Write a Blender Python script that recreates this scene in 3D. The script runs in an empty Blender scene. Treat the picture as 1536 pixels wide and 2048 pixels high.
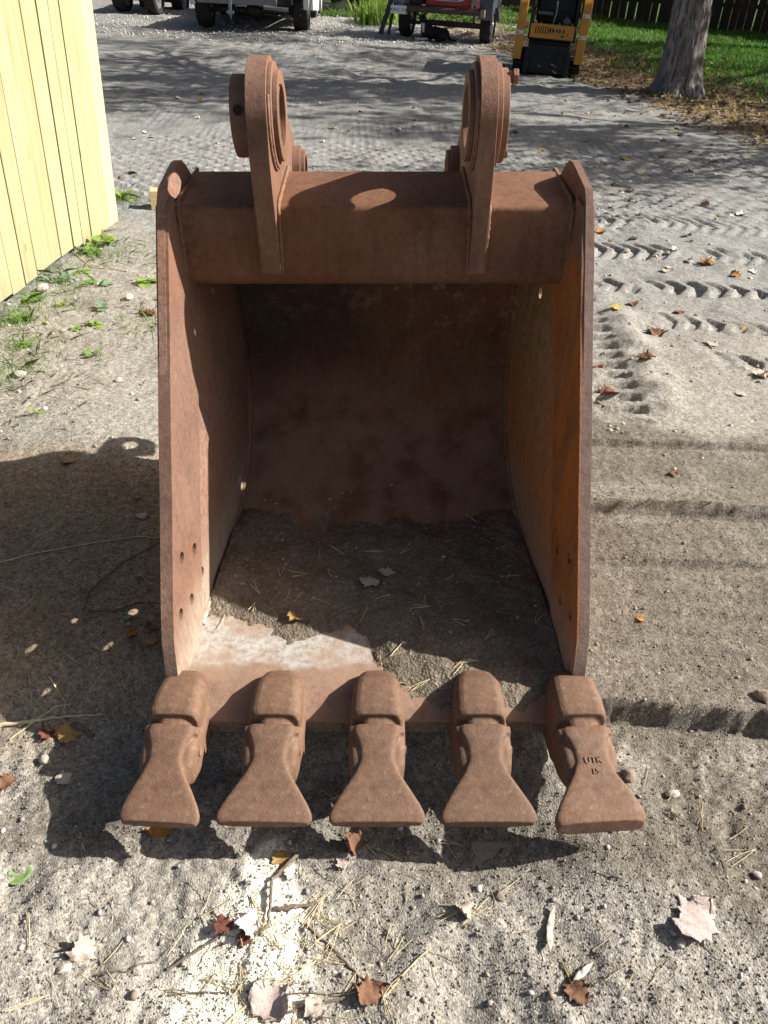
import bpy, bmesh, math, random
import numpy as np
from mathutils import Vector, Matrix
from mathutils.geometry import tessellate_polygon

R = math.radians
rng = random.Random(7)
nrng = np.random.default_rng(11)
sc = bpy.context.scene
col = sc.collection

# ------------------------------------------------------------------ camera
PITCH, ROLL, FPX = R(35.0), R(2.5), 1540.0
CAM = Vector((0.0, 0.0, 1.62))
cam_data = bpy.data.cameras.new("camera")
cam = bpy.data.objects.new("camera", cam_data)
col.objects.link(cam)
cam_data.sensor_fit = 'VERTICAL'
cam_data.sensor_height = 24.0
cam_data.sensor_width = 18.0
cam_data.lens = FPX / 2048.0 * 24.0
cam_data.clip_start = 0.05
cam_data.clip_end = 2000.0
CROT = Matrix.Rotation(R(90) - PITCH, 3, 'X') @ Matrix.Rotation(ROLL, 3, 'Z')
cam.matrix_world = Matrix.Translation(CAM) @ CROT.to_4x4()
sc.camera = cam

# the bucket stands tilted by the same small angle about the line of sight
AX = (Matrix.Rotation(R(90) - PITCH, 3, 'X') @ Vector((0, 0, 1))).normalized()
BROT = Matrix.Rotation(ROLL, 3, AX)
BMAT = Matrix.Translation(CAM) @ BROT.to_4x4() @ Matrix.Translation(-CAM)

# ------------------------------------------------------------------ light
SUN_TRAVEL = (BROT @ Vector((-1.47, -0.08, -1.0))).normalized()
to_sun = -SUN_TRAVEL
elev = math.asin(to_sun.z)
azim = math.atan2(to_sun.x, to_sun.y)
world = bpy.data.worlds.new("World")
sc.world = world
world.use_nodes = True
wn = world.node_tree
wn.nodes.clear()
sky = wn.nodes.new("ShaderNodeTexSky")
sky.sky_type = 'NISHITA'
sky.sun_disc = False
sky.sun_elevation = elev
sky.sun_rotation = azim
sky.air_density = 0.8
sky.dust_density = 4.0
sky.ozone_density = 0.2
bg = wn.nodes.new("ShaderNodeBackground")
bg.inputs['Strength'].default_value = 0.05
wo = wn.nodes.new("ShaderNodeOutputWorld")
wn.links.new(sky.outputs[0], bg.inputs[0])
wn.links.new(bg.outputs[0], wo.inputs[0])
sun_data = bpy.data.lights.new("sun", 'SUN')
sun_data.energy = 5.0
sun_data.angle = R(0.53)
sun_data.color = (1.0, 0.95, 0.88)
sun = bpy.data.objects.new("sun", sun_data)
col.objects.link(sun)
sun.rotation_euler = SUN_TRAVEL.to_track_quat('-Z', 'Y').to_euler()
sun.location = (20, 0, 25)
vs = sc.view_settings
vs.view_transform = 'Standard'
vs.look = 'None'
vs.exposure = 0.90
vs.gamma = 1.0
vs.use_curve_mapping = False
sc.cycles.use_denoising = True
sc.cycles.max_bounces = 8
sc.cycles.diffuse_bounces = 5

# ------------------------------------------------------------------ noise + ground shape
def _hash(ix, iy, seed):
    h = (ix.astype(np.int64) * 374761393 + iy.astype(np.int64) * 668265263 + seed * 974634777) & 0xFFFFFFFF
    h = ((h ^ (h >> 13)) * 1274126177) & 0xFFFFFFFF
    h = h ^ (h >> 16)
    return (h & 0xFFFFFF) / float(0xFFFFFF)

def vnoise(x, y, seed=0):
    x0 = np.floor(x); y0 = np.floor(y)
    fx = x - x0; fy = y - y0
    fx = fx * fx * fx * (fx * (fx * 6 - 15) + 10)
    fy = fy * fy * fy * (fy * (fy * 6 - 15) + 10)
    a = _hash(x0, y0, seed); b = _hash(x0 + 1, y0, seed)
    c = _hash(x0, y0 + 1, seed); d = _hash(x0 + 1, y0 + 1, seed)
    return (a + (b - a) * fx) * (1 - fy) + (c + (d - c) * fx) * fy

def fbm(x, y, freq, octs=4, seed=0, gain=0.5):
    s = np.zeros_like(x); a = 1.0; t = 0.0
    for i in range(octs):
        ca, sa = math.cos(0.6 * i + .3), math.sin(0.6 * i + .3)
        s += a * (vnoise((x * ca - y * sa) * freq + 17.3 * i, (x * sa + y * ca) * freq - 9.1 * i, seed + i) - .5)
        t += a; a *= gain; freq *= 2.03
    return s / t * 2.0

def sst(a, b, v):
    t = np.clip((v - a) / (b - a), 0, 1)
    return t * t * (3 - 2 * t)

def ground_macro(x, y):
    """large forms of the yard (world coordinates, metres)"""
    z = 0.09 + 0.05 * np.maximum(0.0, np.sqrt((y - 8.0) ** 2 * (y > 8.0) + 1.0) - 1.0)
    z = np.where(y > 30, 0.09 + 0.05 * 21.02 + 0 * y, z)
    # hollow in front of the lip
    ys = 1.30 - 0.06 * (x - 0.6) + 0.03 * np.sin(x * 6.0) * (x < .45) + .075 * sst(.3, .6, x) + .012 * fbm(x, y, 20.0, 3, 17) * (x > .3)
    w = np.where(x > 0.45, 0.022, 0.26)
    front = sst(0, 1, (ys + w * .4 - y) / w)
    depth = 0.135 - 0.060 * sst(0.25, 0.62, x) + 0.01 * sst(-.3, -.6, x)
    z = z - depth * front
    # floor under the bucket
    # bank to the left of the bucket
    z = z + 0.025 * np.exp(-(((x + 0.95) / .55) ** 2 + ((y - 1.75) / .5) ** 2))
    z = z + 0.07 * np.exp(-(((x + 1.05) / .5) ** 2 + ((y - 2.5) / .5) ** 2))
    z = z + 0.02 * sst(0.35, 0.9, x) * sst(1.45, 1.9, y) * sst(4, 3, y)
    z = z - 0.03 * sst(0.95, 0.4, y)
    return z

def ground_height(x, y, fine=True):
    x = np.asarray(x, float); y = np.asarray(y, float)
    z = ground_macro(x, y)
    near = sst(9.0, 3.0, y)
    z = z + 0.030 * fbm(x, y, 0.45, 3, 3) * sst(2.0, 6.0, y) + 0.012 * fbm(x, y, 1.6, 3, 5)
    if not fine:
        return z
    under = sst(-.56, -.48, x) * sst(.58, .5, x) * sst(1.15, 1.3, y) * sst(2.6, 2.45, y)
    # clods, strongest in the loosened ground at the front
    loose = np.clip(sst(1.75, 1.2, y) * (0.35 + 0.9 * sst(-.05, .35, fbm(x, y, 2.2, 3, 21))) + .22
                    + .5 * sst(-1.0, -1.5, x) * sst(2.2, 3.0, y), 0, 1.25)
    z = z + loose * (1 - .55 * sst(.42, .6, x) * sst(1.3, 1.4, y)) * (0.011 * fbm(x, y, 11.0, 3, 31) + 0.0065 * np.abs(fbm(x, y, 26.0, 3, 41)) + 0.0042 * fbm(x, y, 60.0, 2, 51))
    z = z + near * 0.0035 * fbm(x, y, 75.0, 2, 61)
    # hollows scuffed by boots at the front
    for (cx, cy, rx, ry, d) in ((-.45, .78, .16, .12, .020), (.22, .62, .10, .15, .024), (.62, .70, .22, .16, .018),
                                (-.05, .86, .14, .09, .016), (.33, .52, .06, .16, .025), (-.62, .62, .1, .2, .02), (.9, .62, .2, .1, .018)):
        q = ((x - cx) / rx) ** 2 + ((y - cy) / ry) ** 2
        z = z - d * np.exp(-q) + .45 * d * np.exp(-(np.sqrt(q) - 1.5) ** 2 / .15)
    # long scraped ridges to the right of the bucket
    rt = sst(.40, .62, x)
    wob = 0.006 * fbm(x, y * 0, 1.3, 2, 71) + 0.005 * fbm(x, y, 18.0, 3, 72)
    for (y0, sl, hgt, wd) in ((2.66, .01, .046, .008), (2.19, -.012, .060, .006), (1.93, .03, .020, .006), (2.44, .0, .014, .02), (2.05, -.02, .012, .008)):
        t = y - (y0 + sl * (x - .9) + wob)
        gate = rt * (1.0 if y0 > 2.1 else 0) + (sst(.55, .9, x) * sst(1.5, 1.1, x) if y0 < 2.0 else 0) + (rt * .8 if 2.0 < y0 < 2.1 else 0)
        z = z + gate * hgt * (sst(-wd, wd, t) - 1.0 * sst(0.03, .30, t)) * (0.8 + .35 * vnoise(x * 2.2, y * 0 + y0 * 7, 77))
    z = z + rt * sst(3.0, 2.6, y) * sst(1.4, 1.6, y) * .006 * np.sin((y + .01 * x) * 2 * math.pi / .075 + 3 * fbm(x * .4, y, 3, 2, 79)) * (.3 + vnoise(x * 1.2, y * 6, 78))
    # tyre and track prints
    def lug(u, per, duty=.5, soft=.12):
        s = np.abs(((u / per) % 1.0) - .5) * 2
        return sst(duty - soft, duty + soft, s)
    brk = sst(-.55, -.05, fbm(x, y, 2.6, 3, 81))
    a = sst(.02, .06, x - (.87 + .06 * (y - 3))) * sst(.25, .21, x - (.87 + .06 * (y - 3))) * sst(2.75, 3.0, y) * sst(6.2, 5.6, y)
    lane = (x - (.87 + .06 * (y - 3))) / .3
    z = z - .028 * a * brk * lug(y + .05 * np.abs(lane - .5), .125)
    z = z + .045 * sst(2.75, 3.2, y) * sst(4.6, 4.0, y) * np.exp(-((x - (1.20 + .06 * (y - 3))) / .10) ** 2) * (.4 + vnoise(x * 8, y * 11, 83))
    for (y0, sl, per, hw, dp, x0, x1) in ((4.72, -.10, .125, .14, .044, 1.15, 5.5), (5.45, -.08, .11, .18, .034, 1.05, 6.0), (4.12, -.16, .12, .12, .034, 1.35, 5.0),
                                          (6.2, -.05, .11, .25, .022, .9, 7.0), (3.55, -.2, .13, .13, .028, 1.5, 4.0)):
        t = y - (y0 + sl * (x - 2))
        m = sst(-hw, -hw * .7, t) * sst(hw, hw * .7, t) * sst(x0, x0 + .3, x) * sst(x1, x1 - .5, x)
        lugs = lug(x + .55 * np.abs(t) + .02 * np.sin(9 * y), per)
        z = z - .72 * dp * m * brk * lugs * (.65 + .7 * vnoise(x * 3, y * 3, 85)) + .012 * m
    scale = sst(5.6, 6.6, y) * sst(11.5, 9.0, y)
    xx = x + .12 * y + .10 * fbm(x, y, 1.1, 2, 87); yy = y + .05 * fbm(x, y, 1.7, 2, 88)
    row = np.floor(yy / .11)
    sc_ = lug(xx + (row % 2) * .09, .18, .35, .2) * sst(.0, .35, (yy / .11) % 1.0) * sst(1.0, .8, (yy / .11) % 1.0)
    z = z + .016 * scale * (sc_ - .5) * (.35 + vnoise(x * 1.3, y * 1.3, 89))
    z = z + .016 * sst(3.0, 4.0, y) * sst(.9, 1.3, x) * fbm(x, y, 5.0, 3, 91) * sst(10, 7, y)
    z = z + .02 * sst(6, 9, y) * fbm(x, y, 2.2, 4, 93)
    # coarse gravel in front of the vehicles, rough lawn
    z = z + .030 * sst(9.5, 13, y) * fbm(x, y, 4.5, 3, 95)
    return np.where(under > 0, np.minimum(z, z * (1 - under) + under * np.minimum(z, .072)), z)

def ghs(x, y):
    return float(ground_height(np.array([x]), np.array([y]))[0])

def ray(px, py):
    d = CROT @ Vector(((px - 768.0) / FPX, (1024.0 - py) / FPX, -1.0))
    return d

def G(px, py, lift=0.0):
    """where the line of sight through a photo point meets the yard"""
    d = ray(px, py)
    lo, hi, n = .7, 70.0, 500
    for _ in range(2):
        t = np.geomspace(lo, hi, n)
        below = CAM.z + d.z * t <= ground_height(CAM.x + d.x * t, CAM.y + d.y * t)
        k = int(np.argmax(below)) if below.any() else n - 1
        lo, hi, n = t[max(0, k - 1)], t[k], 60
    p = CAM + d * float(hi)
    return Vector((p.x, p.y, ghs(p.x, p.y) + lift))

# ------------------------------------------------------------------ shader helper
class NT:
    def __init__(self, name):
        self.m = bpy.data.materials.new(name)
        self.m.use_nodes = True
        self.t = self.m.node_tree
        self.t.nodes.clear()
        self.out = self.n('ShaderNodeOutputMaterial')
        self.b = self.n('ShaderNodeBsdfPrincipled')
        self.t.links.new(self.b.outputs[0], self.out.inputs[0])
        self.tc = self.n('ShaderNodeTexCoord')
        self.obj = self.tc.outputs['Object']
        self.bumps = None
    def n(self, k): return self.t.nodes.new(k)
    def put(self, sock, v):
        if isinstance(v, bpy.types.NodeSocket): self.t.links.new(v, sock)
        elif isinstance(v, (tuple, list)):
            if sock.type == 'RGBA' and len(v) == 3: v = (*v, 1)
            sock.default_value = v
        else: sock.default_value = v
    def noise(self, scale, detail=3, rough=.5, vec=None, dist=0.0, out=0):
        n = self.n('ShaderNodeTexNoise')
        self.put(n.inputs['Vector'], vec or self.obj)
        n.inputs['Scale'].default_value = scale; n.inputs['Detail'].default_value = detail
        n.inputs['Roughness'].default_value = rough; n.inputs['Distortion'].default_value = dist
        return n.outputs[out]
    def voro(self, scale, vec=None, feature='F1', out=0, rnd=1.0):
        n = self.n('ShaderNodeTexVoronoi'); n.feature = feature
        self.put(n.inputs['Vector'], vec or self.obj)
        n.inputs['Scale'].default_value = scale; n.inputs['Randomness'].default_value = rnd
        return n.outputs[out]
    def ramp(self, f, stops, interp='LINEAR'):
        n = self.n('ShaderNodeValToRGB'); n.color_ramp.interpolation = interp
        self.put(n.inputs[0], f)
        e = n.color_ramp.elements
        while len(e) < len(stops): e.new(.5)
        for i, (p, c) in enumerate(stops):
            e[i].position = p
            e[i].color = (c, c, c, 1) if isinstance(c, (int, float)) else (*c, 1)
        return n.outputs[0]
    def mix(self, f, a, b, mode='MIX'):
        n = self.n('ShaderNodeMix'); n.data_type = 'RGBA'; n.blend_type = mode
        self.put(n.inputs[0], f); self.put(n.inputs[6], a); self.put(n.inputs[7], b)
        return n.outputs[2]
    def math(self, op, a, b=0.0, c=0.0, clamp=False):
        n = self.n('ShaderNodeMath'); n.operation = op; n.use_clamp = clamp
        self.put(n.inputs[0], a); self.put(n.inputs[1], b); self.put(n.inputs[2], c)
        return n.outputs[0]
    def step(self, v, a, b):
        n = self.n('ShaderNodeMapRange'); n.interpolation_type = 'SMOOTHSTEP'
        self.put(n.inputs[0], v); n.inputs[1].default_value = a; n.inputs[2].default_value = b
        return n.outputs[0]
    def sep(self, v=None):
        n = self.n('ShaderNodeSeparateXYZ'); self.put(n.inputs[0], v or self.obj)
        return n.outputs
    def mapping(self, scale=(1, 1, 1), rot=(0, 0, 0), vec=None):
        n = self.n('ShaderNodeMapping'); self.put(n.inputs[0], vec or self.obj)
        n.inputs['Scale'].default_value = scale; n.inputs['Rotation'].default_value = rot
        return n.outputs[0]
    def attr(self, name):
        n = self.n('ShaderNodeAttribute'); n.attribute_name = name
        return n
    def rand(self):
        return self.n('ShaderNodeObjectInfo').outputs['Random']
    def bump(self, h, strength=.5, dist=.01):
        n = self.n('ShaderNodeBump'); n.inputs['Strength'].default_value = strength
        n.inputs['Distance'].default_value = dist
        self.put(n.inputs['Height'], h)
        if self.bumps: self.t.links.new(self.bumps, n.inputs['Normal'])
        self.bumps = n.outputs[0]
        self.t.links.new(self.bumps, self.b.inputs['Normal'])
    def set(self, color=None, rough=None, metal=None, spec=None):
        if color is not None: self.put(self.b.inputs['Base Color'], color)
        if rough is not None: self.put(self.b.inputs['Roughness'], rough)
        if metal is not None: self.put(self.b.inputs['Metallic'], metal)
        if spec is not None: self.put(self.b.inputs['Specular IOR Level'], spec)
        return self.m

MATS = {}
def simple(name, c, rough=.6, spec=.4, metal=0.0, var=.18, scale=9.0, bump=0.0, bscale=60.0, dust=0.0, dustc=(.30, .27, .22)):
    if name in MATS: return MATS[name]
    k = NT(name)
    f = k.noise(scale, 4, .6)
    lo = tuple(v * (1 - var) for v in c); hi = tuple(min(1, v * (1 + var)) for v in c)
    cc = k.ramp(f, [(.3, lo), (.7, hi)])
    if dust:
        cc = k.mix(k.math('MULTIPLY', k.step(k.noise(scale * 2.3, 5, .65), .45, .75), dust), cc, dustc)
    if bump: k.bump(k.noise(bscale, 3, .6), bump, .004)
    MATS[name] = k.set(cc, k.ramp(k.noise(scale * 3, 3), [(.3, max(0, rough - .12)), (.7, min(1, rough + .1))]), metal, spec)
    return MATS[name]

# ------------------------------------------------------------------ mesh helper
class MB:
    def __init__(self): self.v = []; self.f = []
    def add(self, vs, fs):
        o = len(self.v)
        self.v += [tuple(v) for v in vs]
        self.f += [tuple(i + o for i in f) for f in fs]
        return self
    def box(self, c, s, rot=None):
        pts = []
        for dx in (-.5, .5):
            for dy in (-.5, .5):
                for dz in (-.5, .5):
                    p = Vector((dx * s[0], dy * s[1], dz * s[2]))
                    if rot is not None: p = rot @ p
                    pts.append(p + Vector(c))
        return self.add(pts, [(0, 1, 3, 2), (4, 6, 7, 5), (0, 4, 5, 1), (2, 3, 7, 6), (0, 2, 6, 4), (1, 5, 7, 3)])
    def bb(self, x0, x1, y0, y1, z0, z1):
        return self.box(((x0 + x1) / 2, (y0 + y1) / 2, (z0 + z1) / 2), (x1 - x0, y1 - y0, z1 - z0))
    def tube(self, path, radii, n=8, caps=True, jit=0.0, rr=None):
        path = [Vector(p) for p in path]
        if isinstance(radii, (int, float)): radii = [radii] * len(path)
        rings = []
        up = None
        for i, p in enumerate(path):
            d = (path[min(i + 1, len(path) - 1)] - path[max(i - 1, 0)])
            d = d.normalized() if d.length > 1e-9 else Vector((0, 0, 1))
            if up is None:
                up = d.orthogonal().normalized()
            up = (up - d * up.dot(d))
            up = up.normalized() if up.length > 1e-6 else d.orthogonal().normalized()
            sd = d.cross(up)
            ring = []
            for k in range(n):
                a = 2 * math.pi * k / n
                r = radii[i] * (1 + (jit * (rr or rng).uniform(-1, 1) if jit else 0))
                ring.append(p + up * (math.cos(a) * r) + sd * (math.sin(a) * r))
            rings.append(ring)
        vs = [v for r_ in rings for v in r_]; fs = []
        for i in range(len(path) - 1):
            for k in range(n):
                fs.append((i * n + k, i * n + (k + 1) % n, (i + 1) * n + (k + 1) % n, (i + 1) * n + k))
        if caps:
            fs.append(tuple(range(n - 1, -1, -1)))
            b = (len(path) - 1) * n
            fs.append(tuple(b + k for k in range(n)))
        return self.add(vs, fs)
    def cyl(self, p0, p1, r, n=24, r2=None):
        return self.tube([p0, p1], [r, r if r2 is None else r2], n)
    def loft(self, secs):
        n = len(secs[0]); vs = [p for s in secs for p in s]; fs = []
        for i in range(len(secs) - 1):
            for k in range(n):
                fs.append((i * n + k, i * n + (k + 1) % n, (i + 1) * n + (k + 1) % n, (i + 1) * n + k))
        fs.append(tuple(range(n - 1, -1, -1)))
        b = (len(secs) - 1) * n
        fs.append(tuple(b + k for k in range(n)))
        return self.add(vs, fs)
    def prism(self, loops, fa, fb):
        """plate from an outline (loops[0]) and holes; fa / fb map (u, v) to the two faces"""
        flat = [p for l in loops for p in l]
        tris = tessellate_polygon([[Vector((p[0], p[1], 0)) for p in l] for l in loops])
        n = len(flat)
        vs = [fa(*p) for p in flat] + [fb(*p) for p in flat]
        fs = [tuple(t) for t in tris] + [tuple(i + n for i in reversed(t)) for t in tris]
        o = 0
        for l in loops:
            m = len(l)
            for i in range(m):
                a, b = o + i, o + (i + 1) % m
                fs.append((a, b, b + n, a + n))
            o += m
        return self.add(vs, fs)
    def ico(self, c, r, sub=1, sq=(1, 1, 1), jit=0.0, rr=rng):
        bm = bmesh.new(); bmesh.ops.create_icosphere(bm, subdivisions=sub, radius=1.0)
        vs = []
        for v in bm.verts:
            q = 1 + (rr.uniform(-jit, jit) if jit else 0)
            vs.append((c[0] + v.co.x * r * sq[0] * q, c[1] + v.co.y * r * sq[1] * q, c[2] + v.co.z * r * sq[2] * q))
        fs = [tuple(v.index for v in f.verts) for f in bm.faces]
        bm.free()
        return self.add(vs, fs)
    def mesh(self, name, fix=True, smooth=None):
        me = bpy.data.meshes.new(name)
        me.from_pydata(self.v, [], self.f)
        if fix:
            bm = bmesh.new(); bm.from_mesh(me)
            bmesh.ops.recalc_face_normals(bm, faces=bm.faces)
            bm.to_mesh(me); bm.free()
        if smooth is not None:
            me.shade_smooth()
            if smooth < 180: me.set_sharp_from_angle(angle=R(smooth))
        me.update()
        return me
    def build(self, name, mat, parent=None, smooth=None, bevel=0.0, seg=2, fix=True):
        me = self.mesh(name, fix, smooth)
        return link(name, me, mat, parent, bevel, seg)

def link(name, me, mat, parent=None, bevel=0.0, seg=2):
    if mat is not None and len(me.materials) == 0: me.materials.append(mat)
    o = bpy.data.objects.new(name, me)
    col.objects.link(o)
    if parent is not None: o.parent = parent
    if bevel:
        b = o.modifiers.new("bevel", 'BEVEL'); b.width = bevel; b.segments = seg
        b.limit_method = 'ANGLE'; b.angle_limit = R(38); b.harden_normals = False
        me.shade_smooth(); me.set_sharp_from_angle(angle=R(50))
    return o

def tag(o, label=None, cat=None, group=None, kind=None):
    if label: o['label'] = label
    if cat: o['category'] = cat
    if group: o['group'] = group
    if kind: o['kind'] = kind
    return o

def empty(name, loc=(0, 0, 0), rz=0.0, label=None, cat=None, group=None):
    o = bpy.data.objects.new(name, None)
    col.objects.link(o); o.location = loc; o.rotation_euler = (0, 0, rz)
    o.empty_display_size = .1
    return tag(o, label, cat, group)

def applied(o):
    """bake an object's modifiers into its mesh"""
    dg = bpy.context.evaluated_depsgraph_get()
    me = bpy.data.meshes.new_from_object(o.evaluated_get(dg))
    o.modifiers.clear()
    o.data = me
    return o

def fuse(mb, name, mat, parent, voxel=.004, iters=4, fac=.5):
    o = mb.build(name, mat, parent)
    r = o.modifiers.new("remesh", 'REMESH'); r.mode = 'VOXEL'; r.voxel_size = voxel; r.use_smooth_shade = True
    s = o.modifiers.new("smooth", 'SMOOTH'); s.factor = fac; s.iterations = iters
    applied(o)
    if len(o.data.materials) == 0: o.data.materials.append(mat)
    return o

def np_mesh(name, V, F):
    """V (n,3), F (m,k) arrays -> mesh"""
    me = bpy.data.meshes.new(name)
    V = np.ascontiguousarray(V, np.float32); F = np.ascontiguousarray(F, np.int32)
    k = F.shape[1]
    me.vertices.add(len(V)); me.vertices.foreach_set("co", V.ravel())
    me.loops.add(F.size); me.loops.foreach_set("vertex_index", F.ravel())
    me.polygons.add(len(F))
    me.polygons.foreach_set("loop_start", np.arange(0, F.size, k, dtype=np.int32))
    me.polygons.foreach_set("loop_total", np.full(len(F), k, np.int32))
    me.update(calc_edges=True)
    me.validate()
    return me

def set_col(me, name, arr):
    a = me.color_attributes.new(name, 'FLOAT_COLOR', 'POINT')
    a.data.foreach_set("color", np.ascontiguousarray(arr, np.float32).ravel())

# ------------------------------------------------------------------ the yard
def lawn_edge(x, y):
    return x - (4.35 - .36 * (y - 10.0)) + .5 * fbm(x, y, .7, 3, 101)

def build_ground():
    def axis(lo, core0, core1, hi, stepf):
        p = [core0]
        while p[-1] < hi: p.append(p[-1] + stepf(p[-1]))
        q = []
        t = core0
        while t > lo:
            t -= stepf(t); q.append(t)
        return np.array(q[::-1] + p)
    def sx(t):
        a = abs(t)
        return .0085 if a < 1.5 else (.0085 * (a / 1.5) if a < 4.2 else .07 * a)
    def sy(t):
        if t < .42: return .0075 + .25 * (.42 - t)
        if t < 3.0: return .0075
        if t < 9.0: return .0032 * t
        return .012 * t
    xs = axis(-90, 0, 0, 90, sx)
    ys = axis(-3.0, .6, .6, 140, sy)
    X, Y = np.meshgrid(xs, ys)
    Z = ground_height(X, Y)
    ny, nx = X.shape
    idx = np.arange(nx * ny).reshape(ny, nx)
    F = np.stack([idx[:-1, :-1], idx[:-1, 1:], idx[1:, 1:], idx[1:, :-1]], -1).reshape(-1, 4)
    me = np_mesh("ground", np.stack([X, Y, Z], -1).reshape(-1, 3), F)
    me.shade_smooth()
    sd = np.exp(-(((X + .235) / .15) ** 2 + ((Y - .74) / .20) ** 2)) + .7 * np.exp(-(((X + .22) / .05) ** 2 + ((Y - .93) / .13) ** 2)) + .5 * np.exp(-(((X + .48) / .12) ** 2 + ((Y - .62) / .14) ** 2))
    sd = sst(.36, .62, sd + .26 * fbm(X, Y, 14, 4, 111))
    damp = sst(-.05, .5, fbm(X, Y, 1.7, 4, 121) + .55 * sst(1.6, 1.2, Y) * sst(.78, 1.05, Y)
               + .8 * sst(.4, .6, X) * sst(1.25, 1.4, Y) * sst(2.95, 2.6, Y) - .35)
    le = lawn_edge(X, Y)
    lawn = np.maximum(sst(1.6, 3.2, le + .6 * fbm(X, Y, 1.4, 3, 131)) * sst(9, 12, Y), sst(24, 26, Y + .8 * fbm(X, Y, .6, 2, 133)))
    lawn = np.maximum(lawn, .55 * sst(-1.75, -2.2, X) * sst(2.8, 3.6, Y) * sst(7, 6, Y) * sst(-.1, .4, fbm(X, Y, 3, 3, 134)))
    litter = sst(-.35, .35, le) * sst(8.5, 9.5, Y) * (1 - .75 * lawn)
    set_col(me, "mask", np.stack([sd, damp, lawn, litter], -1).reshape(-1, 4))

    k = NT("yard_dirt")
    at = k.attr("mask")
    s = k.n('ShaderNodeSeparateColor'); k.t.links.new(at.outputs['Color'], s.inputs[0])
    sdm, dmp, lwn, lit = s.outputs[0], s.outputs[1], s.outputs[2], at.outputs['Alpha']
    dry = k.ramp(k.noise(7, 5, .65), [(.25, (.272, .258, .224)), (.5, (.322, .309, .276)), (.75, (.375, .363, .332))])
    wet = k.ramp(k.noise(9, 4, .65), [(.3, (.118, .106, .084)), (.7, (.185, .170, .142))])
    c = k.mix(k.math('MULTIPLY', dmp, .85), dry, wet)
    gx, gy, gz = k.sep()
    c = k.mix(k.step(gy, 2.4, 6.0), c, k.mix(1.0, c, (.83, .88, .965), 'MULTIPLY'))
    bank = k.math('MULTIPLY', k.math('MULTIPLY', k.step(gx, -.25, -.7), k.step(gy, 2.55, 2.2)), k.step(gy, 1.1, 1.5))  # brown shade tone painted where the bucket's shadow falls
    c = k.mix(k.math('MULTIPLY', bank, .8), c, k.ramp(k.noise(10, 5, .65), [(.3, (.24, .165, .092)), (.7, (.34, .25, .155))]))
    grit = k.voro(190, out=1)
    gsep = k.n('ShaderNodeSeparateColor'); k.t.links.new(grit, gsep.inputs[0])
    c = k.mix(.85, c, k.ramp(gsep.outputs[0], [(0, (.45, .42, .38)), (.35, (.88, .86, .83)), (.72, (1.05, 1.03, 1.0)), (.95, (1.3, 1.28, 1.25)), (1, (1.7, 1.68, 1.65))]), 'MULTIPLY')
    big = k.voro(55, out=1)
    bsep = k.n('ShaderNodeSeparateColor'); k.t.links.new(big, bsep.inputs[0])
    c = k.mix(.5, c, k.ramp(bsep.outputs[1], [(0, (.7, .68, .66)), (.5, (1, 1, 1)), (1, (1.3, 1.28, 1.25))]), 'MULTIPLY')
    litc = k.ramp(k.noise(22, 5, .7), [(.3, (.085, .06, .036)), (.5, (.19, .135, .08)), (.68, (.30, .23, .15))])
    c = k.mix(k.math('MULTIPLY', lit, .9), c, litc)
    grs = k.ramp(k.noise(3.0, 5, .7), [(.3, (.03, .075, .015)), (.55, (.06, .14, .028)), (.75, (.12, .19, .05))])
    c = k.mix(lwn, c, grs)
    saw = k.ramp(k.noise(120, 3, .7), [(.22, (.50, .45, .34)), (.36, (.68, .64, .52)), (.6, (.80, .77, .67))])
    spk = k.step(k.noise(85, 2, .5), .66, .70)
    c = k.mix(k.math('MULTIPLY', sdm, k.math('SUBTRACT', 1.0, spk)), c, saw)
    k.bump(k.voro(230), .40, .005)
    k.bump(k.noise(300, 3, .7), .5, .003)
    k.bump(k.noise(45, 4, .65), .45, .008)
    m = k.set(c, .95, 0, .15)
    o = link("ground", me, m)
    o['kind'] = 'structure'
    o['label'] = 'grey-brown sandy dirt yard with tyre prints'
    return o
build_ground()

def place_on(points):
    pts = np.array(points)
    return ground_height(pts[:, 0], pts[:, 1])

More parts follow.
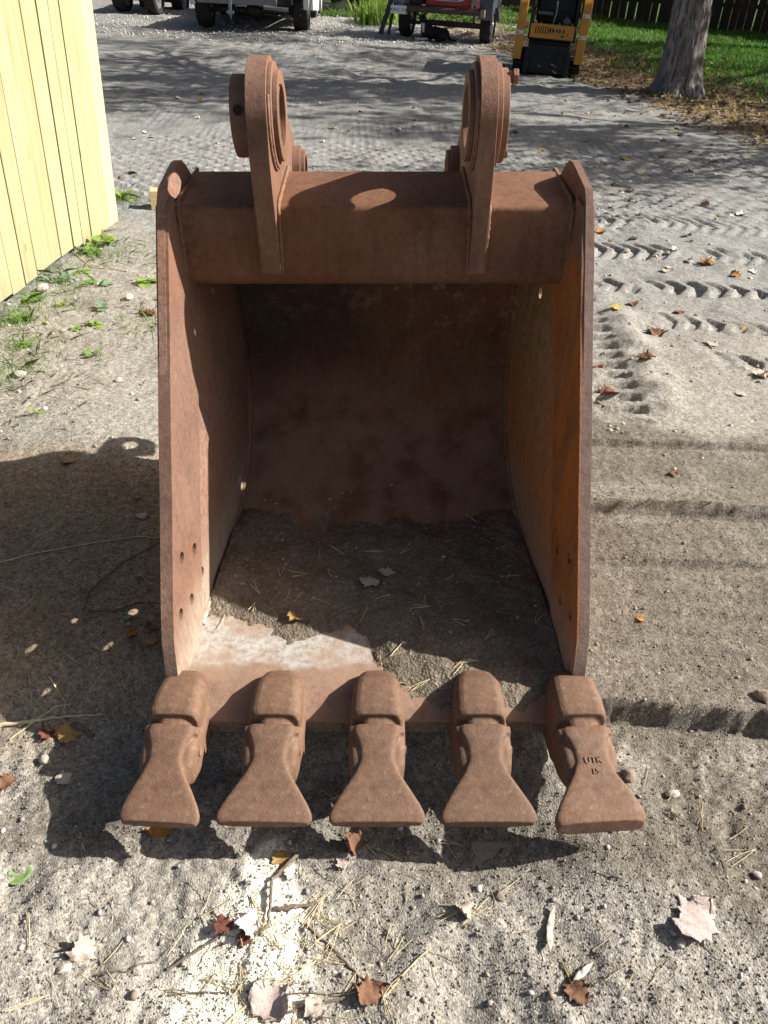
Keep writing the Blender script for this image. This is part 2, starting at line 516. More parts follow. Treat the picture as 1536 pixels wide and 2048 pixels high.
def scatter_stones():
    # loose grit and pebbles; nobody could count them
    k = NT("pebble_stone")
    tone = k.attr("tone").outputs['Color']
    k.bump(k.noise(160, 3), .4, .002)
    m = k.set(tone, .85, 0, .25)
    bm = bmesh.new(); bmesh.ops.create_icosphere(bm, subdivisions=1, radius=1.0)
    base = np.array([v.co[:] for v in bm.verts]); faces = np.array([[v.index for v in f.verts] for f in bm.faces]); bm.free()
    octv = np.array([(1, 0, 0), (-1, 0, 0), (0, 1, 0), (0, -1, 0), (0, 0, 1), (0, 0, -1)], float)
    octf = np.array([(0, 2, 4), (2, 1, 4), (1, 3, 4), (3, 0, 4), (2, 0, 5), (1, 2, 5), (3, 1, 5), (0, 3, 5)])
    def make(name, n, sampler, size, bv, bf, tones, sink, label):
        xy = sampler(n)
        bad = (np.abs(xy[:, 0]) < .57) & (xy[:, 1] > 1.16) & (xy[:, 1] < 2.6)
        xy = xy[~bad]; n = len(xy)
        z = ground_height(xy[:, 0], xy[:, 1])
        s = size(n)[:, None, None]
        ang = nrng.uniform(0, 2 * math.pi, n)
        sq = nrng.uniform(.6, 1.15, (n, 1, 3)); sq[:, :, 2] *= .75
        v = bv[None] * sq * (1 + nrng.uniform(-.34, .34, (n, len(bv), 1))) * s
        c, sn = np.cos(ang)[:, None], np.sin(ang)[:, None]
        vx = v[..., 0] * c - v[..., 1] * sn; vy = v[..., 0] * sn + v[..., 1] * c
        V = np.stack([vx + xy[:, 0:1], vy + xy[:, 1:2], v[..., 2] + (z - 0)[:, None] + s[:, :, 0] * sink], -1)
        Fc = bf[None] + (np.arange(n) * len(bv))[:, None, None]
        me = np_mesh(name, V.reshape(-1, 3), Fc.reshape(-1, 3))
        tc = np.array(tones)[nrng.integers(0, len(tones), n)] * nrng.uniform(.75, 1.2, (n, 1))
        cc = np.repeat(np.concatenate([tc, np.ones((n, 1))], 1)[:, None], len(bv), 1)
        set_col(me, "tone", cc.reshape(-1, 4))
        o = link(name, me, m); tag(o, label, 'gravel', kind='stuff')
    def near(n):
        y = .45 + 2.2 * nrng.random(n) ** 1.5; x = nrng.uniform(-1.0, 1.0, n) * (.55 + .55 * y)
        return np.stack([x, y], -1)
    def front(n):
        y = .42 + 2.1 * nrng.random(n) ** 1.5; x = nrng.uniform(-1.0, 1.0, n) * (.5 + .5 * y)
        keep = fbm(x, y, 3.0, 3, 141) > -.25
        return np.stack([x, y], -1)[keep]
    def far(n):
        y = 2.6 + 16 * nrng.random(n) ** 1.2; x = nrng.uniform(-1.0, 1.0, n) * (.6 * y)
        return np.stack([x, y], -1)
    greys = [(.36, .33, .29), (.42, .39, .34), (.30, .27, .23), (.25, .215, .175), (.5, .47, .42), (.34, .27, .2), (.3, .3, .3)]
    soil = [(.22, .195, .155), (.27, .242, .2), (.32, .29, .245), (.19, .163, .125)]
    make("loose_dirt", 42000, front, lambda n: .0011 + .0030 * nrng.random(n) ** 2.5, octv, octf, soil, .3, 'fine loose dirt crumbs strewn over the ground in front')
    make("pebbles", 2600, near, lambda n: .0018 + .0068 * nrng.random(n) ** 5, base, faces, greys, .25, 'small grey pebbles strewn over the dirt around the bucket')
    make("gravel", 6000, far, lambda n: .003 + .016 * nrng.random(n) ** 5, octv, octf, greys + [(.5, .48, .45)], .2, 'grey gravel strewn over the yard behind the bucket')
    def crushed(n):
        y = nrng.uniform(16.5, 24.0, n); x = nrng.uniform(-7, 2.6, n)
        return np.stack([x, y], -1)
    make("crushed_stone", 7000, crushed, lambda n: .01 + .022 * nrng.random(n) ** 2, octv, octf, [(.55, .53, .5), (.62, .6, .57), (.42, .4, .37)], .2, 'pale crushed stone between the parked vehicles')
    def saw(n):
        x = nrng.normal(-.235, .085, n); y = nrng.normal(.72, .12, n)
        return np.stack([x, y], -1)
    make("sawdust", 2200, saw, lambda n: .0010 + .0026 * nrng.random(n) ** 2, octv, octf, [(.88, .84, .72), (.82, .76, .6), (.9, .88, .8)], .4, 'pale sawdust spilled on the dirt in front of the teeth')
scatter_stones()

# ------------------------------------------------------------------ rusty steel
def rust(name, brown=(.150, .078, .050), pale=(.235, .135, .092), orange=(.25, .092, .022), orange_amt=.35, dust=.3, streak=False, seed=0.0, extra=None):
    k = NT(name)
    vec = k.mapping((1, 1, 1), (0, 0, 0)) if not streak else k.mapping((6, 6, 1.0))
    off = k.n('ShaderNodeVectorMath'); off.operation = 'ADD'
    k.put(off.inputs[0], k.obj); off.inputs[1].default_value = (seed, seed * 1.7, seed * .6)
    P = off.outputs[0]
    c = k.ramp(k.noise(6, 6, .62, P), [(.32, brown), (.62, pale)])
    so = k.noise(3.2, 5, .6, vec if streak else P, .6)
    c = k.mix(k.math('MULTIPLY', k.step(so, .42, .72), orange_amt), c, orange)
    dk = k.step(k.noise(26, 5, .7, P), .55, .72)
    c = k.mix(k.math('MULTIPLY', dk, .35), c, tuple(v * .45 for v in brown))
    ds = k.step(k.noise(48, 4, .75, P), .56, .74)
    c = k.mix(k.math('MULTIPLY', ds, dust * .75), c, (.36, .28, .21))
    sp = k.step(k.noise(240, 2, .6, P), .62, .72)
    c = k.mix(k.math('MULTIPLY', sp, .15), c, tuple(min(1, v * 1.7) for v in pale))
    c = k.mix(1.0, c, k.ramp(k.rand(), [(0, (.86, .84, .82)), (.5, (.98, .95, .92)), (1, (1.1, 1.05, 1.0))]), 'MULTIPLY')
    mot = k.noise(75, 5, .7, P)
    c = k.mix(.55, c, k.ramp(mot, [(.28, (.62, .58, .55)), (.5, (1, 1, 1)), (.72, (1.3, 1.32, 1.34))]), 'MULTIPLY')
    runs = k.noise(5, 4, .65, k.mapping((11, 11, .8), vec=P))
    c = k.mix(.5, c, k.ramp(runs, [(.3, (.70, .66, .62)), (.5, (1, 1, 1)), (.7, (1.28, 1.2, 1.1))]), 'MULTIPLY')
    flake = k.step(k.noise(17, 7, .78, P), .575, .60)
    c = k.mix(k.math('MULTIPLY', flake, .5), c, tuple(.55 * a + .45 * b for a, b in zip(orange, pale)))
    k.bump(flake, .25, .002)
    geo = k.n('ShaderNodeNewGeometry')
    wear = k.math('MULTIPLY', k.step(geo.outputs['Pointiness'], .52, .60), k.step(k.noise(60, 4, .7, P), .35, .6))
    c = k.mix(k.math('MULTIPLY', wear, .5), c, tuple(min(1, v * 1.6 + .02) for v in pale))
    scr = k.noise(9, 3, .6, k.mapping((26, 1.2, 1.2), vec=P))
    c = k.mix(k.math('MULTIPLY', k.step(scr, .66, .74), .4), c, tuple(min(1, v * 1.6) for v in pale))
    if extra: c = extra(k, c)
    k.bump(k.noise(220, 3, .65, P), .35, .003)
    k.bump(k.noise(38, 4, .6, P), .25, .006)
    MATS[name] = k.set(c, k.ramp(k.noise(30, 4, .6, P), [(.3, .62), (.7, .88)]), 0.0, .35)
    return MATS[name]

def floor_dust_bounce(k, c):
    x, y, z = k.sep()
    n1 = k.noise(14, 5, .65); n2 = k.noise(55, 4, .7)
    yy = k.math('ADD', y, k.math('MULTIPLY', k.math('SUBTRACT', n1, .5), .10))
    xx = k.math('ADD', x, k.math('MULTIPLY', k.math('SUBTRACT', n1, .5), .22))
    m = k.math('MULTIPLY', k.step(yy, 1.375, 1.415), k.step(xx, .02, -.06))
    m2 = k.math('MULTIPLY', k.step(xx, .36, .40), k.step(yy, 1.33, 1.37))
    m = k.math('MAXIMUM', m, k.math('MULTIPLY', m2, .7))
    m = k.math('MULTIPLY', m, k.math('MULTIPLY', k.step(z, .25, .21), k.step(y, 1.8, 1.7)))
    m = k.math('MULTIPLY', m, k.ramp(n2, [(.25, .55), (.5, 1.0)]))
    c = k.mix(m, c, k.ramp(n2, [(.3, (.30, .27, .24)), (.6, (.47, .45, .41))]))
    # pale film on the upper back wall and a darker tone at the top left
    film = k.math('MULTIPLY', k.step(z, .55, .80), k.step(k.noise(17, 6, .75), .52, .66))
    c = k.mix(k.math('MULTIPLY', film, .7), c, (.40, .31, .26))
    dark_top = k.math('MULTIPLY', k.step(z, .42, .66), k.step(k.math('ADD', x, k.math('MULTIPLY', n1, .3)), .28, .0))
    c = k.mix(k.math('MULTIPLY', dark_top, .72), c, (.028, .020, .016))
    low_bounce = k.math('MULTIPLY', k.step(z, .60, .30), k.step(k.noise(9, 5, .6), .30, .6))  # paler low wall: light bounced off the floor, put into the colour
    c = k.mix(k.math('MULTIPLY', low_bounce, .75), c, (.31, .21, .14))
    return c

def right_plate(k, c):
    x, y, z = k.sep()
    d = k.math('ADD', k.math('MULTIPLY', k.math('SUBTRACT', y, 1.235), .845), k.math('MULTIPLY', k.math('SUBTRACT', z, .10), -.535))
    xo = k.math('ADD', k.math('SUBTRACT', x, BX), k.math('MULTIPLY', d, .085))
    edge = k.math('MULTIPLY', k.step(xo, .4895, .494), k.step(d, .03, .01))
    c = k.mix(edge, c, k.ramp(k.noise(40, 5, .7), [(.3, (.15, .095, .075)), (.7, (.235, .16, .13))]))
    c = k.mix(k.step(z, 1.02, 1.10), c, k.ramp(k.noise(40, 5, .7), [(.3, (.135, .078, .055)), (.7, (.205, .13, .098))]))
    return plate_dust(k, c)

BX = -.021
def plate_dust(k, c):
    x, y, z = k.sep()
    n2 = k.noise(40, 4, .7, k.mapping((1, 1, .35)))
    n1 = k.noise(5, 4, .6)
    h = k.math('SUBTRACT', z, k.math('MULTIPLY', k.math('SUBTRACT', y, 1.25), .12))
    low = k.math('MULTIPLY', k.step(k.math('ADD', h, k.math('MULTIPLY', n1, .12)), .39, .20), k.ramp(n2, [(.3, .35), (.55, 1.0)]))
    c = k.mix(k.math('MULTIPLY', low, .75), c, (.40, .34, .27))
    # khaki dried mud deep on the right-hand wall
    kh = k.math('MULTIPLY', k.step(x, .2, .3), k.step(k.math('ADD', k.math('ADD', y, k.math('MULTIPLY', z, -.633)), k.math('MULTIPLY', n1, .30)), 1.52, 1.74))
    kh = k.math('MULTIPLY', kh, k.math('ADD', .30, k.math('MULTIPLY', k.step(z, .40, .80), .70)))
    c = k.mix(k.math('MULTIPLY', kh, k.ramp(k.noise(11, 6, .7), [(.3, .5), (.5, .95)])), c, k.ramp(k.noise(33, 4, .7), [(.3, (.20, .13, .06)), (.6, (.38, .29, .165))]))
    return c

RUST_PLATE_L = rust("rusted_plate_left", brown=(.165, .095, .07), pale=(.215, .128, .095), orange=(.27, .12, .05), orange_amt=.45, dust=.15, seed=1.0, extra=plate_dust)
RUST_BOUNCE_R = rust("rusted_plate_right_bounce", brown=(.26, .10, .036), pale=(.38, .165, .062), orange=(.56, .175, .018), orange_amt=.9, dust=.1, streak=True, extra=right_plate)  # rust plus warm light bounced off the left plate, painted in as orange
RUST_SHELL = rust("rusted_shell", brown=(.125, .064, .035), pale=(.225, .125, .072), orange=(.25, .095, .028), orange_amt=.5, dust=.12, seed=3.0, extra=floor_dust_bounce)
RUST_TUBE = rust("rusted_tube", brown=(.120, .058, .032), pale=(.172, .092, .057), orange=(.19, .075, .022), orange_amt=.3, dust=.08, seed=5.0)
RUST_EAR = rust("rusted_ear", brown=(.140, .076, .050), pale=(.212, .128, .094), orange=(.24, .10, .035), orange_amt=.5, dust=.12, seed=8.0)
RUST_TOOTH = rust("rusted_tooth", brown=(.130, .077, .052), pale=(.190, .116, .078), orange=(.18, .10, .058), orange_amt=.3, dust=.4, seed=11.0)
RUST_WELD = rust("rusted_weld", brown=(.12, .06, .034), pale=(.19, .11, .065), orange=(.22, .105, .035), orange_amt=.5, dust=.1, seed=14.0)
RUST_LIP = rust("rusted_lip", brown=(.19, .115, .085), pale=(.30, .20, .155), orange_amt=.2, dust=.75, seed=2.0, extra=floor_dust_bounce)

# ------------------------------------------------------------------ excavator bucket (built in its own frame)
bucket = empty("excavator_bucket", label='large rusty five-toothed excavator bucket sitting open on the dirt', cat='bucket')
bucket.matrix_world = BMAT
BX = -.021
MN = (.845, -.535)          # into the bucket, square to its mouth
def deep(y, z): return (y - 1.235) * MN[0] + (z - .10) * MN[1]
def outer(y, z): return .514 - .085 * max(-.05, deep(y, z))

PROFILE = [(1.40, .158), (1.55, .165), (1.75, .168), (1.90, .178), (2.00, .195), (2.10, .228), (2.19, .275), (2.265, .335), (2.325, .41), (2.37, .50),
           (2.395, .60), (2.395, .72), (2.37, .84), (2.325, .95), (2.265, 1.05), (2.20, 1.12)]

def arc(c, r, a0, a1, n):
    return [(c[0] + r * math.cos(R(a0 + (a1 - a0) * i / n)), c[1] + r * math.sin(R(a0 + (a1 - a0) * i / n))) for i in range(n + 1)]

def offset_profile(t):
    out = []
    for i, p in enumerate(PROFILE):
        a = PROFILE[max(0, i - 1)]; b = PROFILE[min(len(PROFILE) - 1, i + 1)]
        d = (b[0] - a[0], b[1] - a[1]); l = math.hypot(*d)
        out.append((p[0] + d[1] / l * t, p[1] - d[0] / l * t))
    return out

def build_shell():
    n = 12
    mb = MB()
    pin, pout = PROFILE, offset_profile(.020)
    vs = []
    for prof in (pin, pout):
        for (y, z) in prof:
            hw = outer(y, z) - .012
            for i in range(n + 1):
                vs.append((BX + hw * (2 * i / n - 1), y, z))
    m = len(pin); fs = []
    for s in range(2):
        o = s * m * (n + 1)
        for j in range(m - 1):
            for i in range(n):
                a = o + j * (n + 1) + i
                fs.append((a, a + 1, a + n + 2, a + n + 1))
    for j in (0, m - 1):
        for i in range(n):
            a = j * (n + 1) + i; b = a + m * (n + 1)
            fs.append((a, a + 1, b + 1, b))
    for i in (0, n):
        for j in range(m - 1):
            a = j * (n + 1) + i; b = a + m * (n + 1)
            fs.append((a, a + n + 1, b + n + 1, b))
    mb.add(vs, fs)
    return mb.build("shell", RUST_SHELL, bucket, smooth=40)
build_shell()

# holes: five bolt holes low on each side plate, a few lifting holes higher up
BOLT_HOLES = [(1.596, .385), (1.509, .424), (1.628, .280), (1.505, .290), (1.424, .312)]
HOLES_L = [(p, .016) for p in BOLT_HOLES] + [((2.15, .875), .016), ((2.085, .285), .020)]
HOLES_R = [((2.15, .875), .016)]

def circ(c, r, n=12): return [(c[0] + r * math.cos(2 * math.pi * i / n), c[1] + r * math.sin(2 * math.pi * i / n)) for i in range(n)]

def side_plate(s, holes):
    back = offset_profile(.006)
    outline = [(1.36, .084), (1.335, .092), (1.328, .20), (1.345, .275)] + [(1.905, 1.178), (1.93, 1.203), (2.055, 1.236), (2.085, 1.236), (2.11, 1.222), (2.19, 1.15)] + back[::-1]
    # drop the doubled first back point
    outline = outline[:-1]
    loops = [outline] + [circ(c, r)[::-1] for c, r in holes]
    t = .018
    mb = MB()
    mb.prism(loops, lambda y, z: (BX + s * outer(y, z), y, z), lambda y, z: (BX + s * (outer(y, z) - t), y, z))
    pl = mb.build("side_plate", RUST_PLATE_L if s < 0 else RUST_BOUNCE_R, bucket, smooth=30)
    # thicker bar welded along the front edge
    def on(u, d):           # u along the mouth from the lip, d inwards
        return (1.237 + .535 * u + MN[0] * d, .105 + .845 * u + MN[1] * d)
    w0, w1 = .20, .195
    pts = [(1.335, .105), (1.322, .20), on(.215, -.004)]
    for i in range(2, 9): pts.append(on(.03 + 1.225 * i / 9, -.006 + .0015 * math.sin(i * 2.1)))
    pts += [on(1.255, -.006), on(1.29, .03), on(1.225, w1 * .5), on(1.10, w1)]
    for i in range(7, 0, -1): pts.append(on(.06 + 1.05 * i / 8, w1 + .02 * (1 - i / 8)))
    pts += [(1.52, .106)]
    hl = [circ(c, r * .98)[::-1] for c, r in HOLES_L if .012 < deep(*c) < w1 - .01 and c[1] < .6]
    mb = MB()
    mb.prism([pts] + hl, lambda y, z: (BX + s * (outer(y, z) + .004), y, z), lambda y, z: (BX + s * (outer(y, z) - .026), y, z))
    mb.build("side_edge_bar", RUST_PLATE_L if s < 0 else RUST_BOUNCE_R, pl, smooth=30, bevel=.004, seg=2)
    return pl
side_plate(-1, HOLES_L)
side_plate(1, HOLES_R)

def cross_tube():
    y0, y1, z0, z1, r = 1.945, 2.205, .955, 1.192, .035
    cor = [(y + 0, z) for y, z in arc((y0 + .014, 1.160 - .014), .014, 180, 96, 4) + arc((y1 - r, z1 - r), r, 96, 0, 6) + arc((y1 - r, z0 + r), r, 0, -90, 6) + arc((y0 + r * 1.5, z0 + r * 1.5), r * 1.5, -90, -180, 6)]
    secs = []
    for x in (-.488, -.3, -.1, .1, .3, .488):
        secs.append([(BX + x * (1 if y < 2.05 else .985), y, z) for (y, z) in cor])
    mb = MB().loft(secs)
    return mb.build("cross_tube", RUST_TUBE, bucket, smooth=35)
tube_o = cross_tube()

def bead(name, path, r, parent, mat=None):
    mb = MB(); pts = []; rad = []
    for a, b in zip(path[:-1], path[1:]):
        a, b = Vector(a), Vector(b); n = max(2, int((b - a).length / .007))
        for i in range(n):
            p = a.lerp(b, i / n)
            pts.append(p + Vector((rng.uniform(-1, 1), rng.uniform(-1, 1), rng.uniform(-1, 1))) * r * .12)
            rad.append(r * (1 + .10 * math.sin(len(pts) * 2.3) + rng.uniform(-.14, .14)))
    pts.append(Vector(path[-1])); rad.append(r * .6)
    mb.tube(pts, rad, 7)
    return mb.build(name, mat or RUST_WELD, parent, smooth=180)

for s in (-1, 1):
    bead("weld_bead", [(BX + s * .475, 2.20, 1.192), (BX + s * .478, 1.98, 1.166), (BX + s * .479, 1.948, 1.15), (BX + s * .480, 1.944, 1.0), (BX + s * .474, 1.98, .958), (BX + s * .47, 2.1, .955)], .006, tube_o)
    bead("weld_bead", [(BX + s * (outer(y, z) - .02), y - .008, z + .006) for (y, z) in PROFILE[1:-1]], .009, bucket, RUST_SHELL)

def ear(x0, x1, side):
    """mounting ear with its pin bosses; side -1 left, 1 right"""
    C1, R1, C2, R2 = (2.012, 1.344), .124, (2.40, 1.15), .078
    ol = [(1.955, .985), (1.936, 1.0), (1.926, 1.06), (1.893, 1.20), (1.883, 1.28)] + arc(C1, R1, 186, 62, 14) + arc(C2, R2, 58, -70, 10) + [(2.26, 1.02), (2.1, .985)]
    loops = [ol, circ(C1, .066, 24)[::-1], circ(C2, .04, 16)[::-1]]
    e = MB().prism(loops, lambda y, z: (BX + x0, y, z), lambda y, z: (BX + x1, y, z)).build("mounting_ear", RUST_EAR, bucket, smooth=30, bevel=.005)
    xin = x1 if side < 0 else x0; xout = x0 if side < 0 else x1
    din = -side
    def ring(name, c, ro, ri, xa, xb, mat=RUST_EAR):
        return MB().prism([circ(c, ro, 36), circ(c, ri, 24)[::-1]], lambda y, z: (BX + xa, y, z), lambda y, z: (BX + xb, y, z)).build(name, mat, e, smooth=30, bevel=.0025)
    ring("pin_boss", C1, .112, .066, xin, xin + din * .010)
    ring("pin_boss", C1, .096, .066, xin + din * .010, xin + din * .022)
    ring("rear_pin_boss", C2, .066, .041, xin, xin + din * .022)
    ring("rear_pin_boss", C2, .055, .040, xin + din * .022, xin + din * .034)
    bead("weld_bead", [(BX + xin + din * .003, C1[0] + .113 * math.cos(R(a)), C1[1] + .113 * math.sin(R(a))) for a in range(150, 400, 12)], .004, e, RUST_EAR)
    for xx, dd in ((xin, din), (xout, side)):
        bead("weld_bead", [(BX + xx + dd * .004, 2.20, 1.196), (BX + xx + dd * .004, 1.965, 1.166), (BX + xx + dd * .004, 1.942, 1.15), (BX + xx + dd * .002, 1.943, .995)], .0055, e)
    if side < 0:
        c = ring("pin_collar", C1, .088, .066, xout, xout - .042)
        MB().cyl((BX + xout - .022, C1[0] - .0885, C1[1] + .025), (BX + xout - .022, C1[0] - .078, C1[1] + .022), .011, 14).build("set_screw", simple("dark_hole", (.03, .02, .015), .9), c, smooth=30)
    else:
        c = ring("pin_collar", C1, .110, .066, xout, xout + .014)
        c2 = ring("pin_collar", C1, .100, .066, xout + .014, xout + .030)
        for (dy, dz) in ((-.035, .085), (.04, -.083)):
            p = (BX + xout + .030, C1[0] + dy, C1[1] + dz)
            mb = MB().cyl(p, (p[0] + .008, p[1], p[2]), .013, 6).cyl((p[0] + .008, p[1], p[2]), (p[0] + .02, p[1], p[2]), .017, 6)
            mb.build("bolt", RUST_EAR, c2, bevel=.001)
    return e
ear(-.284, -.238, -1)
ear(.234, .272, 1)

# lifting eye on the back of the shell
MB().prism([[(2.45, .75), (2.40, .89)] + arc((2.50, .82), .065, 70, -70, 10), circ((2.505, .82), .032, 16)[::-1]], lambda y, z: (BX - .02, y, z), lambda y, z: (BX + .02, y, z)).build("lifting_eye", RUST_EAR, bucket, bevel=.004)

# cutting edge
def lip():
    secs = []
    for x in (-.505, -.25, 0, .25, .505):
        secs.append([(BX + x, 1.282, .138), (BX + x, 1.252, .120), (BX + x, 1.250, .086), (BX + x, 1.27, .074), (BX + x, 1.42, .10), (BX + x, 1.425, .152), (BX + x, 1.40, .162), (BX + x, 1.34, .156)])
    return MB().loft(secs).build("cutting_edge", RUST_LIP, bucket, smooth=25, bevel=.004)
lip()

def rsec(y, hw, zt, zb, p=4.0, n=20, xo=0.0):
    pts = []
    cz, hz = (zt + zb) / 2, (zt - zb) / 2
    for i in range(n):
        a = 2 * math.pi * i / n
        ca, sa = math.cos(a), math.sin(a)
        pts.append((xo + hw * math.copysign(abs(ca) ** (2 / p), ca), y, cz + hz * math.copysign(abs(sa) ** (2 / p), sa)))
    return pts

def adapter_mb():
    m = MB()
    m.loft([rsec(-.150, .026, .014, -.04, 2.4), rsec(-.142, .040, .040, -.045, 2.6), rsec(-.122, .050, .064, -.05, 3), rsec(-.085, .059, .079, -.055, 4),
            rsec(-.03, .062, .082, -.06, 5), rsec(.012, .062, .076, -.062, 5), rsec(.022, .059, .070, -.06, 4.5)])
    m.loft([rsec(-.10, .054, .0, -.07), rsec(-.06, .069, .022, -.075, 5), rsec(.045, .068, .024, -.075, 5), rsec(.075, .062, .012, -.07, 4)])
    m.loft([rsec(.0, .046, .056, -.05, 3), rsec(.045, .043, .052, -.05, 3), rsec(.08, .038, .04, -.04, 3)])
    return m

def tooth_mb(thick=.012, asym=0.0, wf=1.0):
    m = MB()
    S = [(-.004, .052, -.004, -.05), (.004, .055, .0, -.05), (.022, .055, -.002, -.05), (.042, .046, -.008, -.05), (.065, .039, -.018, -.055), (.088, .0385, -.030, -.062), (.115, .050, -.042, -.072),
         (.15, .071, -.056, -.082), (.185, .090, -.071, -.09), (.205, .098, -.079, -.094), (.219, .098, -.085, -.096), (.228, .091, -.089, -.098)]
    secs = []
    for i, (y, hw, zt, zb) in enumerate(S):
        t = max(0, (y - .09) / .138)
        secs.append(rsec(y * .86, (hw * (1 + (wf - 1) * t)), zt, zb - thick * t, 5 if i < 9 else 4, 28, asym * t))
    m.loft(secs)
    m.loft([rsec(-.002, .058, -.020, -.112, 5), rsec(.004, .066, -.017, -.118, 6), rsec(.05, .066, -.024, -.118, 6), rsec(.082, .062, -.040, -.115, 5), rsec(.098, .050, -.052, -.105, 4)])
    m.loft([rsec(.05, .036, -.03, -.10, 4), rsec(.11, .034, -.062, -.10, 4), rsec(.15, .026, -.085, -.102, 4)])
    m.loft([rsec(-.002, .066, -.006, -.03, 4), rsec(.016, .066, -.008, -.04, 4)])
    return m

TEETH = [(-.476, -4.5, 2.5, -.012, .92), (-.238, -.8, 0, 0, 1.10), (.004, .2, .4, 0, 1.10), (.250, .4, -.3, 0, 1.10), (.486, 5.5, -2.5, .008, 1.06)]
proto = None
for i, (x, yaw, rollt, asym, wf) in enumerate(TEETH):
    a = fuse(adapter_mb(), "tooth_adapter", RUST_TOOTH, bucket, .0030, 3)
    a.location = (BX + x, 1.230, .126)
    a.rotation_euler = (0, R(rollt * .5), math.pi + R(yaw * .5))
    th = .012 if i < 4 else .030
    t = fuse(tooth_mb(th, asym, wf), "tooth", RUST_TOOTH, bucket, .0028, 3)
    dx = (0, -.004, 0, .002, .004)[i]
    t.location = (BX + x + dx, 1.190, .184 - (.0 if i < 4 else .006))
    t.rotation_euler = (R(0 if i < 4 else 5), R(rollt), math.pi + R(yaw))
    # retaining pin across the collar
    MB().cyl((-.069, .03, -.06), (-.050, .03, -.06), .011, 12).build("retaining_pin", RUST_EAR, t, smooth=30)
    if i == 4:
        # faint cast letters lying just proud of the worn blade
        bpy.context.view_layer.update()
        for (txt, yy, sz) in (("UTK", .078, .021), ("15", .100, .019)):
            cu = bpy.data.curves.new("cast_letters", 'FONT'); cu.body = txt; cu.size = sz; cu.extrude = .0006; cu.align_x = 'CENTER'
            tmp = bpy.data.objects.new("tmp", cu); col.objects.link(tmp)
            me = bpy.data.meshes.new_from_object(tmp.evaluated_get(bpy.context.evaluated_depsgraph_get()))
            bpy.data.objects.remove(tmp)
            lo = link("cast_letters", me, RUST_TOOTH, t)
            hit = [t.data.vertices[k].co for k in range(len(t.data.vertices))]
            zs = [max((c.z for c in hit if abs(c.x) < .006 and abs(c.y - q) < .004), default=-.03) for q in (yy - .012, yy + .008)]
            sl = math.atan2(zs[0] - zs[1], .020)
            lo.matrix_local = Matrix.Translation((0, yy + .006, zs[0] - math.tan(sl) * .018 + .0001)) @ Matrix.Rotation(math.pi, 4, 'Z') @ Matrix.Rotation(sl, 4, 'X')

# dirt lying in the bucket
def bucket_dirt():
    xs = np.arange(-.49, .491, .006); ys = np.arange(1.24, 2.36, .006)
    X, Y = np.meshgrid(xs, ys)
    py = np.array([p[0] for p in PROFILE]); pz = np.array([p[1] for p in PROFILE])
    mono = pz < .51
    fl = np.interp(Y, py[mono], pz[mono])
    fl = np.where(Y < 1.40, np.interp(Y, [1.24, 1.252, 1.282, 1.34, 1.40], [.10, .12, .138, .156, .162]), fl)
    yb = 1.498 - .20 * sst(-.06, .06, X) + .04 * fbm(X, Y, 6, 4, 201) + .03 * sst(-.36, -.46, X) - .03 * sst(.10, .16, X) + .05 * sst(.36, .44, X)
    th = .030 * sst(0, .22, Y - yb) + .011 * sst(-.05, .06, Y - yb + .03 * fbm(X, Y, 30, 3, 202)) - .0075
    back = 2.04 + .02 * np.sin(X * 7) + .02 * fbm(X, Y, 6, 3, 203)
    top = np.minimum(fl, .170) + th
    Z = np.where(Y > 1.75, .193 + .012 * (Y - 1.75), top)
    Z = np.where((Y > 1.6) & (Y <= 1.75), top * (1.75 - Y) / .15 + .193 * (Y - 1.6) / .15, Z)
    Z = np.where(Y > back, Z - (Y - back) * .9, Z)
    rough = sst(-.01, .03, Y - yb)
    Z += rough * (.004 * fbm(X, Y, 22, 3, 205) + .0035 * fbm(X, Y, 60, 2, 207) + .014 * fbm(X, Y, 5, 3, 209) * sst(1.5, 1.7, Y) + .005 * fbm(X, Y, 9, 2, 210))
    Z += .010 * np.exp(-((np.abs(X) - .46) / .05) ** 2) * sst(1.55, 1.7, Y)
    ny, nx = X.shape; idx = np.arange(nx * ny).reshape(ny, nx)
    F = np.stack([idx[:-1, :-1], idx[:-1, 1:], idx[1:, 1:], idx[1:, :-1]], -1).reshape(-1, 4)
    hw = .491 - .085 * ((Y - 1.235) * MN[0] + (Z - .1) * MN[1]) - .004
    me = np_mesh("bucket_dirt", np.stack([BX + X / .49 * hw, Y, Z], -1).reshape(-1, 3), F)
    me.shade_smooth()
    k = NT("bucket_dirt")
    c = k.ramp(k.noise(12, 5, .65), [(.3, (.15, .122, .09)), (.7, (.23, .20, .155))])
    g = k.voro(150, out=1); gs = k.n('ShaderNodeSeparateColor'); k.t.links.new(g, gs.inputs[0])
    c = k.mix(.8, c, k.ramp(gs.outputs[0], [(0, (.6, .58, .55)), (.5, (.9, .89, .87)), (.95, (1.1, 1.1, 1.08)), (1, (1.8, 1.75, 1.7))]), 'MULTIPLY')
    k.bump(k.voro(150), .6, .006); k.bump(k.noise(260, 3, .7), .5, .003)
    o = link("bucket_dirt", me, k.set(c, .95, 0, .15))
    o.matrix_world = BMAT
    tag(o, 'dark sandy dirt lying on the floor inside the bucket', 'dirt', kind='stuff')
    def h(x, y):
        i = int(round((x - BX) / 1.0 / .006 + .49 / .006)); j = int(round((y - 1.24) / .006))
        i = min(max(i, 0), nx - 1); j = min(max(j, 0), ny - 1)
        return float(max(Z[j, i], fl[j, i]))
    return h
dirt_h = bucket_dirt()

